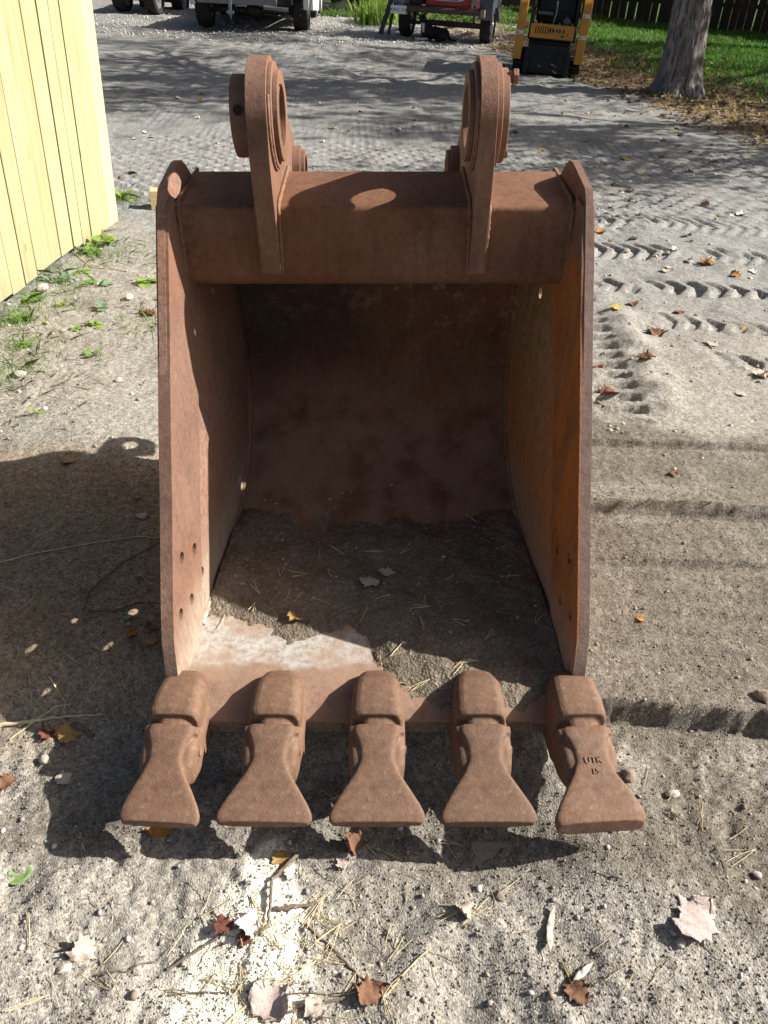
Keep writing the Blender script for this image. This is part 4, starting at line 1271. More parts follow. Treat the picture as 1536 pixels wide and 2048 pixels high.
def red_trailer():
    x0, y0 = .83, 18.30
    z0 = (slope_z(0, 18.6) + slope_z(1.67, 17.95)) / 2
    t = empty("tank_trailer", (x0, y0, z0), 0, 'dark trailer carrying a red tank, dog lying beneath it', 'trailer')
    t.rotation_euler = (R(-2), R(1.0), R(-15))
    for sx in (-1, 1):
        wheel(t, (sx * .83, 0, .30), .30, .22)
        w_ = .26
        pts = [(-.46, .58)] + [(.44 * math.cos(R(a)), .34 + .44 * math.sin(R(a))) for a in range(160, 15, -14)] + [(.46, .58), (.46, 1.0), (-.46, 1.0)]
        MB().prism([pts], lambda y, z: (sx * .70, y, z), lambda y, z: (sx * .97, y, z)).build("mudguard", BLUE_PANEL if sx > 0 else STEEL_GREY, t, bevel=.012)
    MB().bb(-.76, .76, -.05, .05, .29, .42).build("axle_beam", STEEL_DK, t, bevel=.006)
    MB().cyl((-.84, -.52, .63), (.80, -.52, .63), .062, 16).build("rear_bar", simple("brown_steel", (.07, .05, .045), .65, dust=.4), t, smooth=40)
    for xa in (-.86, .76): MB().bb(xa, xa + .08, -.60, -.50, .55, .72).build("bar_clamp", simple("rust_clamp", (.3, .22, .16), .8), t, bevel=.006)
    MB().bb(-.78, -.68, -.5, 1.6, .62, .74).bb(.66, .76, -.5, 1.6, .62, .74).bb(-.7, .7, .5, .6, .62, .72).bb(-.7, .7, 1.5, 1.6, .62, .72).build("chassis_rail", STEEL_DK, t, bevel=.006)
    MB().bb(-.70, -.42, -.46, .4, .74, 1.5).build("side_locker", BLACK_PLASTIC, t, bevel=.02)
    tank = MB().bb(-.40, .52, -.40, .7, .70, 1.35).build("tank", RED_PAINT, t, bevel=.06, seg=4)
    ov = [(.05 + .34 * math.copysign(abs(math.cos(a)) ** .6, math.cos(a)), .93 + .085 * math.copysign(abs(math.sin(a)) ** .6, math.sin(a))) for a in [2 * math.pi * i / 32 for i in range(32)]]
    ovi = [(.05 + .32 * math.copysign(abs(math.cos(a)) ** .6, math.cos(a)), .93 + .068 * math.copysign(abs(math.sin(a)) ** .6, math.sin(a))) for a in [2 * math.pi * i / 32 for i in range(32)]]
    MB().prism([ov, ovi[::-1]], lambda x, z: (x, -.404, z), lambda x, z: (x, -.401, z)).build("emblem_outline", PLATE_WHITE, tank)
    text_mesh("emblem_text", "German", .13, PLATE_WHITE, tank, Matrix.Translation((-.02, -.404, .885)) @ FACE, shear=.2)
    MB().prism([[(.27, .86), (.35, .86), (.40, 1.02), (.33, .95), (.27, 1.04), (.24, .95)]], lambda x, z: (x, -.405, z), lambda x, z: (x, -.401, z)).build("emblem_crest", PLATE_WHITE, tank)
    p = MB().bb(-1.02, -.70, -.61, -.60, .50, .68).build("licence_plate", PLATE_WHITE, t, bevel=.002)
    text_mesh("plate_text", "XAC·37J", .095, INK, p, Matrix.Translation((-.86, -.612, .557)) @ FACE)
    MB().bb(.55, .60, -.5, -.44, .72, 1.2).bb(.64, .68, -.5, -.44, .72, 1.2).bb(.55, .68, -.5, -.44, .84, .88).build("ladder_frame", ALLOY, t, bevel=.004)
    MB().tube([(-.80, -.3, 1.3), (-.84, -.5, .72)], .05, 10).build("jack_post", STEEL_GREY, t)
    MB().bb(-.98, -.74, -.5, -.3, .72, 1.15).build("tool_box", simple("blue_box", (.10, .16, .30), .5), t, bevel=.02)
    r_ = MB().tube([(-1.25, -.45, .02), (-1.05, -.4, .9)], .055, 4).tube([(-1.14, -.25, .02), (-1.0, -.3, .9)], .03, 4).build("ramp_leg", STEEL_DK, t)
    for hp in ([(-.6, -.5, .58), (-.5, -.5, .50), (-.35, -.5, .52), (-.3, -.5, .58)], [(.1, -.5, .58), (.25, -.5, .49), (.4, -.5, .57)]): MB().tube(hp, .012, 6).build("hose", BLACK_PLASTIC, t)
    MB().bb(-.05, .05, 1.5, 3.0, .60, .70).cyl((0, 2.9, 0), (0, 2.9, .62), .04).build("drawbar", STEEL_DK, t, bevel=.006)
    return t
squash(red_trailer(), .76)

def loader():
    x0, y0 = 2.27, 14.25
    z0 = (slope_z(1.85, y0) + slope_z(2.75, y0)) / 2 - .01
    t = empty("track_loader", (x0, y0, z0), 0, 'yellow and black mini track loader parked left of the tree', 'loader')
    t.rotation_euler = (R(-1), R(2.2), R(-9))
    for sx in (-1, 1):
        # rubber track: rounded loop with lugs
        cx = sx * .43
        loop = arc((.16, .20), .20, 270, 90, 8) + arc((1.05, .20), .20, 90, -90, 8)
        lin = arc((.16, .20), .155, 270, 90, 8) + arc((1.05, .20), .155, 90, -90, 8)
        mb = MB().prism([loop, lin[::-1]], lambda y, z: (cx - .10, y, z), lambda y, z: (cx + .10, y, z))
        for i in range(11):
            y = .12 + i * .095
            mb.bb(cx - .10, cx + .10, y, y + .04, .395, .42); mb.bb(cx - .10, cx + .10, y, y + .04, -.012, .01)
        for a in range(100, 261, 20):
            rot = Matrix.Rotation(R(a), 3, 'X')
            mb.box(Vector((cx, .16, .20)) + rot @ Vector((0, .205, 0)), (.2, .03, .045), rot)
        tr = mb.build("track", RUBBER, t)
        for y in (.16, .45, .75, 1.05):
            MB().cyl((cx - .08, y, .2), (cx + .08, y, .2), .15 if y in (.16, 1.05) else .12, 20).build("track_roller", STEEL_DK, tr, smooth=40)
        # lift arm: front upright, elbow and long boom
        f = (-.01, 1.0)
        pts = [(-.16, .27), (-.02, .27), (.02, 1.10), (.9, 1.36), (1.15, 1.30), (1.15, 1.44), (.9, 1.52), (-.06, 1.34), (-.14, 1.22)]
        xa, xb = (-.545, -.415) if sx < 0 else (.42, .55)
        ar = MB().prism([pts], lambda y, z: (xa, y, z), lambda y, z: (xb, y, z)).build("lift_arm", YELLOW_PAINT, t, bevel=.008)
        for zz in ((.70, 1.06) if sx > 0 else (.70,)):
            d = MB().bb(xa + .012, xb - .012, -.166 + .02 * (zz - .3), -.158 + .02 * (zz - .3), zz, zz + .065).build("decal", PLATE_WHITE, ar)
            MB().prism([[(xa + .022, zz + .015), (xa + .05, zz + .015), (xa + .036, zz + .05)]], lambda x, z: (x, -.168 + .02 * (z - .3), z), lambda x, z: (x, -.164 + .02 * (z - .3), z)).build("warning_mark", INK, d)
        MB().bb((xb if sx < 0 else xa - .05), (xb + .05 if sx < 0 else xa), -.10, -.02, .80, .93).cyl((xb - .02 if sx < 0 else xa + .02, -.12, .86), (xb + .06 if sx < 0 else xa - .06, -.12, .86), .02).build("arm_hinge", simple("hinge_tan", (.42, .30, .14), .6), ar, bevel=.005)
    MB().bb(-.33, .33, .02, 1.15, .10, .62).build("chassis", BLACK_PLASTIC, t, bevel=.02)
    # attachment plate and hydraulics at the front
    MB().bb(-.32, .32, -.14, -.04, .05, .55).bb(-.36, -.28, -.2, -.04, .02, .45).bb(.28, .36, -.2, -.04, .02, .45).build("tool_plate", BLACK_PLASTIC, t, bevel=.012)
    MB().tube([(-.2, -.16, .48), (-.12, -.22, .38), (.02, -.24, .33), (.14, -.2, .42), (.2, -.14, .5)], .016, 8).tube([(.05, -.18, .22), (.12, -.24, .16), (.16, -.2, .3)], .014, 8).build("hydraulic_hose", BLACK_PLASTIC, t, smooth=60)
    MB().cyl((.08, -.18, .24), (.16, -.2, .19), .018).cyl((.12, -.17, .12), (.18, -.19, .08), .018).cyl((-.12, -.17, .2), (-.09, -.2, .17), .012).build("hydraulic_coupler", ALLOY, t, smooth=40)
    # yellow control panel with slots and dials
    slots = [[(x, .73), (x + .016, .73), (x + .02, .86), (x + .004, .86)] for x in (-.26, -.222, -.184, -.146, -.108, -.07)]
    holes = [[(p[0], p[1]) for p in q][::-1] for q in slots]
    pn = MB().prism([[(-.33, .66), (.35, .66), (.35, .90), (-.33, .90)]] + holes, lambda x, z: (x, -.06, z), lambda x, z: (x, -.045, z)).build("front_panel", YELLOW_PAINT, t)
    MB().bb(-.32, .34, -.04, .3, .64, .90).build("panel_backing", BLACK_PLASTIC, t)
    for x, r_ in ((.0, .042), (.105, .036)):
        dl = MB().cyl((x, -.072, .80), (x, -.06, .80), r_, 20).build("dial", BLACK_PLASTIC, pn, smooth=40)
        MB().bb(x - .004, x + .004, -.076, -.073, .77, .83).build("dial_mark", PLATE_WHITE, dl)
    MB().bb(.175, .20, -.066, -.06, .77, .83).bb(.15, .20, -.066, -.06, .70, .725).bb(.245, .252, -.066, -.06, .70, .78).build("panel_switch", BLACK_PLASTIC, pn)
    for xa in (-.36, .33): MB().bb(xa, xa + .055, 0, .9, .62, 1.5).build("side_frame", BLACK_PLASTIC, t, bevel=.01)
    MB().bb(-.28, .34, .32, 1.0, .90, 1.45).build("engine_cover", BLACK_PLASTIC, t, bevel=.04, seg=3)
    MB().bb(-.26, -.02, .1, .3, 1.05, 1.10).build("battery_shelf", BLUE_PANEL, t, bevel=.006)
    MB().loft([rsec(.08, .06, 1.02, .92, 2.4, 16, .21), rsec(.2, .06, 1.02, .92, 2.4, 16, .21)]).cyl((.21, .14, 1.0), (.21, .14, 1.05), .03).build("fluid_tank", BLUE_PANEL, t, smooth=50)
    MB().tube([(.0, .1, .90), (.03, .08, 1.1), (.02, .1, 1.3)], .01, 8).build("control_lever", ALLOY, t)
    for (x, z) in ((-.27, .93), (-.18, .91), (.10, .92), (.3, .93)):
        MB().ico((x, 0, z), .022, 1).build("hose_fitting", ALLOY, t)
    return t
squash(loader(), .78)

# ------------------------------------------------------------------ dog lying under the trailer
def dog():
    p = Vector((.47, 17.93, 0)); p.z = slope_z(p.x, p.y) + .008
    mb = MB()
    def el(c, r, sq): mb.ico(c, r, 2, sq)
    # local: x to the right (tail), head at -x; lying on its belly with the head up
    for (c, r, sq) in (((.26, .03, .12), .14, (1.15, .85, .85)), ((.12, .02, .135), .135, (1.3, .8, .9)), ((-.02, .0, .15), .13, (1.1, .8, 1.0)), ((-.08, -.02, .22), .09, (1, .85, 1.2)), ((-.12, -.03, .30), .068, (1.0, .85, 1.2)),
                       ((-.145, -.045, .375), .072, (1.05, .92, .95)), ((-.205, -.085, .352), .042, (1.2, 1.1, .85)), ((-.235, -.11, .345), .028, (1.0, 1.0, .85)),
                       ((-.10, -.02, .45), .022, (.8, .6, 1.9)), ((-.155, .02, .45), .022, (.8, .6, 1.9)),
                       ((-.10, -.12, .045), .036, (1.5, 1.0, .9)), ((-.17, -.14, .03), .034, (1.6, 1, .8)), ((-.23, -.15, .025), .03, (1.2, 1, .8)),
                       ((-.05, -.16, .04), .034, (1.6, 1, .9)), ((-.12, -.19, .028), .032, (1.5, 1, .8)), ((-.17, -.2, .024), .029, (1.2, 1, .8)),
                       ((.27, -.09, .09), .085, (1.2, .6, 1.0)), ((.2, -.16, .03), .032, (1.9, 1, .8)), ((.12, -.17, .025), .028, (1.4, 1, .8)),
                       ((.40, .02, .07), .04, (1.6, .8, .8)), ((.47, -.02, .04), .03, (1.6, .8, .8)), ((.53, -.06, .03), .024, (1.6, .9, .8))):
        el(c, r, sq)
    k = NT("dog_coat")
    x, y, z = k.sep()
    n = k.noise(30, 3)
    zz = k.math('ADD', z, k.math('MULTIPLY', k.math('SUBTRACT', n, .5), .05))
    chest = k.math('MULTIPLY', k.math('MULTIPLY', k.step(x, -.075, -.10), k.step(y, -.06, -.08)), k.math('MULTIPLY', k.step(zz, .12, .15), k.step(zz, .30, .27)))
    blaze = k.math('MULTIPLY', k.math('MULTIPLY', k.step(x, -.185, -.205), k.step(zz, .31, .325)), k.step(zz, .372, .362))
    feet = k.math('MULTIPLY', k.step(zz, .055, .045), k.math('MAXIMUM', k.step(x, -.13, -.15), k.math('MULTIPLY', k.step(x, .15, .12), k.step(y, -.12, -.15))))
    m = k.math('MAXIMUM', k.math('MAXIMUM', chest, blaze), feet)
    c = k.mix(m, (.012, .011, .011), (.62, .60, .58))
    k.bump(k.noise(160, 3, .7), .5, .008)
    mat = k.set(c, .75, 0, .3)
    o = fuse(mb, "dog", mat, None, .011, 3)
    o.location = p
    o.rotation_euler = (0, R(1), R(-6))
    tag(o, 'black and white dog lying under the red tank trailer', 'dog')
    for (ex, ey, ez) in ((-.196, -.105, .392), (-.205, -.045, .392)):
        MB().ico((ex, ey, ez), .010, 1).build("eye", simple("dog_eye", (.02, .012, .008), .1, .6), o)
    MB().ico((-.262, -.122, .35), .013, 1).build("nose", simple("dog_nose", (.01, .01, .01), .3, .5), o)
dog()

# ------------------------------------------------------------------ rocks, shrubs, shed behind
ROCK = simple("grey_rock", (.22, .22, .19), .9, .2, var=.35, scale=5, bump=.6, bscale=12)
def rock(px, py, s, label, group=None):
    c = G(px, py)
    rr = random.Random(int(px * 7 + py))
    o = MB().ico((0, 0, 0), s, 3, (1.0, .8, .85), .0).mesh("rock", smooth=180)
    co = np.array([v.co[:] for v in o.vertices])
    q = 1 + .30 * fbm(co[:, 0] / s + px, co[:, 1] / s + co[:, 2] / s * .7, 1.4, 4, int(px))
    co *= q[:, None]
    o.vertices.foreach_set("co", co.astype(np.float32).ravel()); o.update()
    r_ = link("rock", o, ROCK)
    r_.location = (c.x, c.y, c.z + s * .55)
    return tag(r_, label, 'rock', group)
rock(648, 26, .17, 'grey boulder beside the white truck tyre', 'boulders under the hedge')
rock(664, 24, .14, 'small grey boulder between two larger boulders under the hedge', 'boulders under the hedge')
rock(683, 24, .20, 'largest grey boulder in the row under the hedge', 'boulders under the hedge')
rock(699, 25, .16, 'grey boulder nearest the bright grass clump under the hedge', 'boulders under the hedge')

def shrub(name, c, rx, ry, rz, n, size, cols, label, cat='shrub'):
    root = empty(name, c, 0, label, cat)
    st = MB(); rr = random.Random(n)
    for _ in range(14):
        a = rr.uniform(0, 6.28); q = rr.uniform(.2, .9)
        st.tube([(q * .3 * rx * math.cos(a), q * .3 * ry * math.sin(a), 0), (q * .6 * rx * math.cos(a), q * .6 * ry * math.sin(a), rz * .7), (q * rx * math.cos(a), q * ry * math.sin(a), rz * 1.5)], [.02, .014, .006], 5)
    st.build("stem", BARK, root)
    u = nrng.normal(0, 1, (n, 3)); u /= np.linalg.norm(u, axis=1, keepdims=True)
    rad = nrng.uniform(.55, 1.0, (n, 1)) ** .6
    p = u * rad * np.array([[rx, ry, rz]]) + np.array([[0, 0, rz]])
    p += .12 * np.stack([fbm(p[:, 0], p[:, 2], 2, 2, i) for i in (1, 2, 3)], -1)
    d = nrng.normal(0, 1, (n, 3)); d /= np.linalg.norm(d, axis=1, keepdims=True)
    w = np.cross(d, nrng.normal(0, 1, (n, 3))); w /= np.linalg.norm(w, axis=1, keepdims=True)
    s = size * nrng.uniform(.6, 1.3, (n, 1))
    V = np.stack([p - d * s * .7, p + w * s * .35, p + d * s * .7, p - w * s * .35], 1)
    me = np_mesh("foliage", V.reshape(-1, 3), np.arange(n * 4).reshape(-1, 4))
    cc = np.array(cols)[nrng.integers(0, len(cols), n)] * nrng.uniform(.7, 1.3, (n, 1))
    set_col(me, "tone", np.repeat(np.concatenate([cc, np.ones((n, 1))], 1)[:, None], 4, 1).reshape(-1, 4))
    link("foliage", me, MATS["grass_blade"], root)
    return root
for (x, y, rx, lab) in ((-2.9, 23.4, 1.1, 'dark green shrub behind the white truck'), (-1.55, 23.0, .9, 'dark green shrub above the row of boulders'), (-.75, 23.4, .7, 'green shrub behind the bright grass clump'), (-4.9, 24.6, 1.3, 'dark green shrub between the quad and the truck')):
    shrub("shrub", (x, y, slope_z(x, y)), rx, .8, .75, 2600, .10, [(.035, .065, .02), (.05, .085, .025), (.09, .12, .04), (.02, .04, .012)], lab)
c = G(752, 52)
pts = np.stack([nrng.normal(c.x, .22, 700), nrng.normal(c.y + .35, .2, 700)], -1)
V = blades("daylily_clump", pts, .42, .022, [(.16, .30, .03), (.24, .38, .05), (.32, .42, .10), (.10, .2, .03)], 'bright yellow-green clump of strap leaves left of the red trailer', 'plant', lean=.28)

def shed():
    t = empty("shed", (3.35, 25.2, slope_z(3.3, 25)), R(-4), 'low mauve-grey shed with a white sill behind the yellow loader', 'shed')
    MB().bb(-1.1, 1.1, 0, 2.0, -.1, .28).build("base", simple("brown_brick_base", (.10, .065, .055), .9, var=.3, scale=18), t)
    MB().bb(-1.14, 1.14, -.05, 2.05, .28, .34).build("sill", WHITE_PAINT, t, bevel=.006)
    for i in range(7):
        MB().bb(-1.1, 1.1, .0 - (.012 if i % 2 else .0), 2.0, .34 + i * .28, .34 + (i + 1) * .28 - .006).build("siding_board", simple("mauve_siding", (.26, .235, .27), .7), t, bevel=.004)
    MB().prism([[(-1.35, 2.3), (0, 2.95), (1.35, 2.3), (1.35, 2.38), (0, 3.05), (-1.35, 2.38)]], lambda x, z: (x, -.2, z), lambda x, z: (x, 2.2, z)).build("roof", STEEL_DK, t)
shed()
def crate():
    t = empty("wooden_crate", (-.42, 22.2, slope_z(-.42, 22.2)), R(6), 'orange-brown wooden crate behind the trailer ramp', 'crate')
    m = wood("crate_wood", (.32, .17, .07), (.45, .26, .11), None, (.1, 1, 1), knots=False)
    for i in range(4):
        MB().bb(-.3, .3, -.02, 0, .02 + i * .14, .14 + i * .14).build("slat", m, t)
    for sx in (-1, 1):
        MB().bb(sx * .3 - .03, sx * .3 + .03, 0, .4, 0, .6).build("corner_post", POST, t)
    MB().bb(-.33, .33, -.03, .42, .60, .63).build("lid", POST, t)
crate()

# ------------------------------------------------------------------ fallen leaves
def leaf_mat(name, c, edge):
    k = NT(name)
    x, y, z = k.sep()
    n = k.noise(28, 4, .65)
    cc = k.mix(k.step(n, .42, .66), c, edge)
    vein = k.math('ABSOLUTE', k.math('SINE', k.math('MULTIPLY', k.math('ARCTAN2', x, y), 3.5)))
    cc = k.mix(k.math('MULTIPLY', k.step(vein, .10, .02), .35), cc, tuple(min(1, v * 1.5) for v in c))
    k.bump(k.noise(60, 4, .7), .5, .004)
    m = k.set(cc, .7, 0, .3)
    tr = k.n('ShaderNodeBsdfTranslucent'); k.put(tr.inputs[0], cc)
    ms = k.n('ShaderNodeMixShader'); ms.inputs[0].default_value = .2
    k.t.links.new(k.b.outputs[0], ms.inputs[1]); k.t.links.new(tr.outputs[0], ms.inputs[2]); k.t.links.new(ms.outputs[0], k.out.inputs[0])
    return m
LM = {'tan': leaf_mat("leaf_tan", (.44, .29, .15), (.34, .2, .09)), 'gold': leaf_mat("leaf_gold", (.54, .36, .13), (.40, .24, .08)),
      'orange': leaf_mat("leaf_orange", (.50, .24, .06), (.36, .16, .05)), 'red': leaf_mat("leaf_red", (.24, .09, .06), (.17, .07, .045)),
      'brown': leaf_mat("leaf_brown", (.27, .145, .085), (.19, .10, .06)), 'pale': leaf_mat("leaf_pale", (.62, .54, .46), (.50, .40, .32)),
      'pink': leaf_mat("leaf_pink", (.62, .52, .48), (.46, .34, .30)), 'white': leaf_mat("leaf_white", (.76, .74, .69), (.66, .60, .52)),
      'green': leaf_mat("leaf_green", (.22, .36, .12), (.30, .42, .18)), 'yellow': leaf_mat("leaf_yellow", (.66, .50, .14), (.55, .40, .12))}

def leaf_mesh(kind, seed, curl):
    rr = random.Random(seed)
    if kind == 'maple':
        half = [(0, -.42), (.10, -.30), (.34, -.34), (.27, -.20), (.50, -.06), (.36, .0), (.52, .24), (.32, .18), (.24, .26), (.20, .22), (.22, .42), (.11, .36), (0, .58)]
    elif kind == 'round':
        half = [(0, -.4), (.22, -.44), (.42, -.25), (.48, .02), (.38, .28), (.2, .44), (0, .52)]
    else:
        half = [(0, -.5), (.07, -.35), (.11, -.1), (.10, .15), (.06, .35), (0, .52)]
    right = [(x * rr.uniform(.85, 1.1), y * rr.uniform(.92, 1.06)) for x, y in half]
    left = [(-x * rr.uniform(.85, 1.1), y * rr.uniform(.92, 1.06)) for x, y in half[1:-1]][::-1]
    out = right + left
    bm = bmesh.new()
    vs = [bm.verts.new((x, y, 0)) for x, y in out]
    bm.faces.new(vs)
    bmesh.ops.triangulate(bm, faces=bm.faces)
    bmesh.ops.subdivide_edges(bm, edges=bm.edges, cuts=1, use_grid_fill=True)
    bmesh.ops.subdivide_edges(bm, edges=bm.edges, cuts=1, use_grid_fill=True)
    a = rr.uniform(0, 6.28)
    for v in bm.verts:
        x, y = v.co.x, v.co.y
        u = x * math.cos(a) + y * math.sin(a); w = -x * math.sin(a) + y * math.cos(a)
        n = float(fbm(np.array([x + seed]), np.array([y]), 2.4, 3, seed)[0])
        v.co.z = curl * (1.1 * u * u - .35 * w * w) + .16 * n * (.4 + curl) + .03 * curl
        # curled edges draw in
        v.co.x *= 1 - .12 * curl; v.co.y *= 1 - .10 * curl
    # stalk
    bmesh.ops.solidify(bm, geom=bm.faces[:], thickness=.008)
    me = bpy.data.meshes.new("leaf"); bm.to_mesh(me); bm.free()
    me.shade_smooth()
    mb = MB().tube([(0, -.40, .01), (.03, -.6, .02), (.08, -.82, .05)], [.010, .008, .007], 5)
    m2 = mb.mesh("leafstalk")
    return me, m2
LEAFM = {}
def leaf_at(p, size, kind, color, label, rz=None, tilt=(0, 0), curl=.5, group=None, seed=None, name="fallen_leaf"):
    key = (kind, round(curl, 1), (seed if seed is not None else rng.randint(0, 3)) % 4)
    if key not in LEAFM: LEAFM[key] = leaf_mesh(kind, key[2] * 13 + int(curl * 10) + 3, curl)
    me, stalk = LEAFM[key]
    o = bpy.data.objects.new(name, me); col.objects.link(o)
    if len(me.materials) == 0: me.materials.append(LM['tan'])
    o.material_slots[0].link = 'OBJECT'; o.material_slots[0].material = LM[color]
    o.location = (p[0], p[1], p[2] + size * .05 + .003)
    o.scale = (size, size, size)
    o.rotation_euler = (R(tilt[0]), R(tilt[1]), rz if rz is not None else rng.uniform(0, 6.28))
    tag(o, label, 'leaf', group)
    if size > .03:
        s_ = bpy.data.objects.new("stalk", stalk); col.objects.link(s_); s_.parent = o
        if len(stalk.materials) == 0: stalk.materials.append(LM['brown'])
    return o
def L(px, py, spx, kind, color, label, **kw):
    """leaf lying on the ground; spx is its width in photo points"""
    p = G(px, py)
    depth = (Vector(p) - CAM).length
    return leaf_at(p, spx / FPX * depth * .92, kind, color, label, **kw)

NEAR = [
 (137, 922, 42, 'maple', 'tan', 'tan star-shaped leaf lying in the shadow left of the bucket', dict(curl=.3)),
 (325, 1660, 60, 'maple', 'orange', 'orange-yellow leaf lying below the leftmost tooth tip', dict(curl=.7, tilt=(15, -10))),
 (707, 1690, 56, 'maple', 'brown', 'reddish brown leaf lying in front of the middle tooth', dict(curl=.8, tilt=(20, 10))),
 (560, 1722, 44, 'maple', 'gold', 'yellow leaf at the top end of the sawdust patch', dict(curl=.6)),
 (584, 1748, 46, 'maple', 'white', 'white leaf just below the yellow leaf on the sawdust', dict(curl=.7, tilt=(0, 20))),
 (686, 1726, 36, 'maple', 'pink', 'small curled pale leaf lying below the brown leaf at the middle tooth', dict(curl=.9)),
 (500, 1855, 62, 'maple', 'white', 'white forked leaf standing on the left of the sawdust', dict(curl=.8, tilt=(25, 0))),
 (447, 1852, 46, 'maple', 'red', 'dark red leaf at the left edge of the sawdust', dict(curl=.6)),
 (490, 1880, 34, 'round', 'red', 'small bright red leaf below the white forked leaf', dict(curl=.6)),
 (540, 2008, 84, 'maple', 'pink', 'large pale pink leaf at the bottom edge of the picture', dict(curl=.5, tilt=(10, 0))),
 (632, 2020, 46, 'maple', 'pale', 'small pale leaf right of the large pink leaf at the bottom', dict(curl=.7)),
 (735, 1990, 62, 'maple', 'brown', 'crumpled brown leaf at the end of the long sticks', dict(curl=1.0, tilt=(15, 20))),
 (166, 1905, 66, 'maple', 'pale', 'pale curled leaf standing upright on the dirt at lower left', dict(curl=1.1, tilt=(40, 10))),
 (40, 1752, 46, 'round', 'green', 'round green leaf lying on the dirt at lower left', dict(curl=.3)),
 (14, 1570, 44, 'maple', 'brown', 'reddish leaf at the left edge of the picture', dict(curl=.6)),
 (125, 1560, 36, 'maple', 'pale', 'small torn pale leaf beside the left tooth shadow', dict(curl=.7)),
 (1392, 1848, 96, 'maple', 'pink', 'large pale mauve maple leaf lying flat at lower right', dict(curl=.3, rz=.5, tilt=(6, 4))),
 (1100, 1862, 88, 'lance', 'pale', 'long narrow pale leaf lying on the dirt at lower right', dict(curl=.5, rz=-.25, tilt=(0, 15))),
 (1150, 1985, 58, 'maple', 'brown', 'crumpled brown leaf near the bottom right', dict(curl=.9, tilt=(10, 0))),
 (1164, 1948, 58, 'lance', 'white', 'short pale leaf touching the crumpled brown leaf', dict(curl=.5, rz=-.9)),
 (930, 1828, 50, 'maple', 'pale', 'curled pale brown leaf among pine needles below the fourth tooth', dict(curl=1.0, tilt=(10, 30))),
 (264, 1270, 28, 'maple', 'orange', 'small orange leaf in the shade beside the left plate', dict(curl=.7)),
 (305, 1257, 34, 'round', 'brown', 'brown leaf leaning against the foot of the left plate', dict(curl=.7, tilt=(30, 0))),
 (302, 1284, 34, 'maple', 'tan', 'tan leaf below the brown one at the foot of the left plate', dict(curl=.6)),
 (254, 1237, 20, 'maple', 'green', 'tiny green leaf in the shade left of the bucket', dict(curl=.4)),
 (140, 1470, 60, 'maple', 'gold', 'yellow-brown curled leaf at the edge of the shadow, left', dict(curl=.9, tilt=(20, 0))),
 (98, 1468, 50, 'maple', 'red', 'dark red curled leaf under the straw stalks at left', dict(curl=.8)),
 (285, 1034, 30, 'maple', 'pale', 'pale tan leaf under the left plate in the shade', dict(curl=.7)),
 (275, 996, 26, 'maple', 'tan', 'small tan leaf in the shade left of the bucket', dict(curl=.8)),
 (296, 628, 36, 'maple', 'red', 'red leaf with pale edges close to the left plate', dict(curl=.9)),
 (1310, 668, 48, 'maple', 'brown', 'largest red-brown leaf among the tyre prints', dict(curl=.8)),
 (1218, 788, 44, 'maple', 'red', 'red-brown leaf nearest the right plate above the scraped ridge', dict(curl=.9)),
 (1194, 738, 34, 'maple', 'red', 'red-brown leaf touching the right plate beside the tyre print', dict(curl=.9)),
 (1290, 716, 38, 'maple', 'brown', 'brown leaf below the largest leaf among the tyre prints', dict(curl=.8)),
 (1202, 465, 28, 'maple', 'orange', 'orange leaf just right of the bucket top', dict(curl=.5)),
 (1350, 500, 22, 'maple', 'white', 'bright white leaf among the tyre prints', dict(curl=.6)),
 (1230, 617, 30, 'maple', 'yellow', 'yellow leaf beside the right plate among the tyre prints', dict(curl=.6)),
 (1522, 752, 46, 'maple', 'pale', 'pale brown leaf at the right edge of the picture', dict(curl=.8)),
 (1358, 627, 24, 'round', 'brown', 'small round brown leaf among the tyre prints', dict(curl=.6)),
 (1266, 610, 26, 'maple', 'brown', 'small brown leaf right of the yellow leaf', dict(curl=.8)),
 (1408, 527, 36, 'maple', 'orange', 'orange-brown leaf in the middle row of tyre prints', dict(curl=.8)),
 (1347, 950, 24, 'maple', 'brown', 'small brown and white leaf between the scraped ridges', dict(curl=.9)),
 (1280, 1241, 20, 'round', 'orange', 'tiny orange leaf on the smooth dirt right of the bucket', dict(curl=.8)),
 (1425, 690, 30, 'maple', 'pale', 'pale leaf on the upper right slope of the tyre prints', dict(curl=.7)),
 (1480, 790, 24, 'round', 'pink', 'small pinkish leaf at the right below the tyre prints', dict(curl=.5)),
 (1247, 319, 18, 'maple', 'yellow', 'bright yellow leaf on the grey yard behind the bucket', dict(curl=.5)),
 (1490, 660, 26, 'maple', 'tan', 'tan leaf near the right edge among the tyre prints', dict(curl=.6)),
]
for (px, py, sp, kind, colr, lab, kw) in NEAR:
    L(px, py, sp, kind, colr, lab, **kw)
# leaves inside the bucket
def bpt(px, py):
    d = Vector(((px - 768) / FPX, math.cos(PITCH) + (1024 - py) / FPX * math.sin(PITCH), -math.sin(PITCH) + (1024 - py) / FPX * math.cos(PITCH)))
    lo, hi = 1.2, 3.5
    for _ in range(30):
        m = (lo + hi) / 2; p = CAM + d * m
        if p.z > dirt_h(p.x, min(max(p.y, 1.25), 2.3)): lo = m
        else: hi = m
    p = CAM + d * hi
    return BMAT @ Vector((p.x, p.y, dirt_h(p.x, p.y) + .002))
leaf_at(bpt(590, 1240), .046, 'maple', 'gold', 'golden curled leaf at the shadow edge inside the bucket', curl=.9, tilt=(20, 0))
leaf_at(bpt(740, 1167), .058, 'maple', 'pink', 'larger mauve maple leaf on the dirt inside the bucket', curl=.3, rz=2.6)
leaf_at(bpt(774, 1148), .048, 'maple', 'pink', 'smaller mauve maple leaf just behind the larger one in the bucket', curl=.3, rz=1.1)
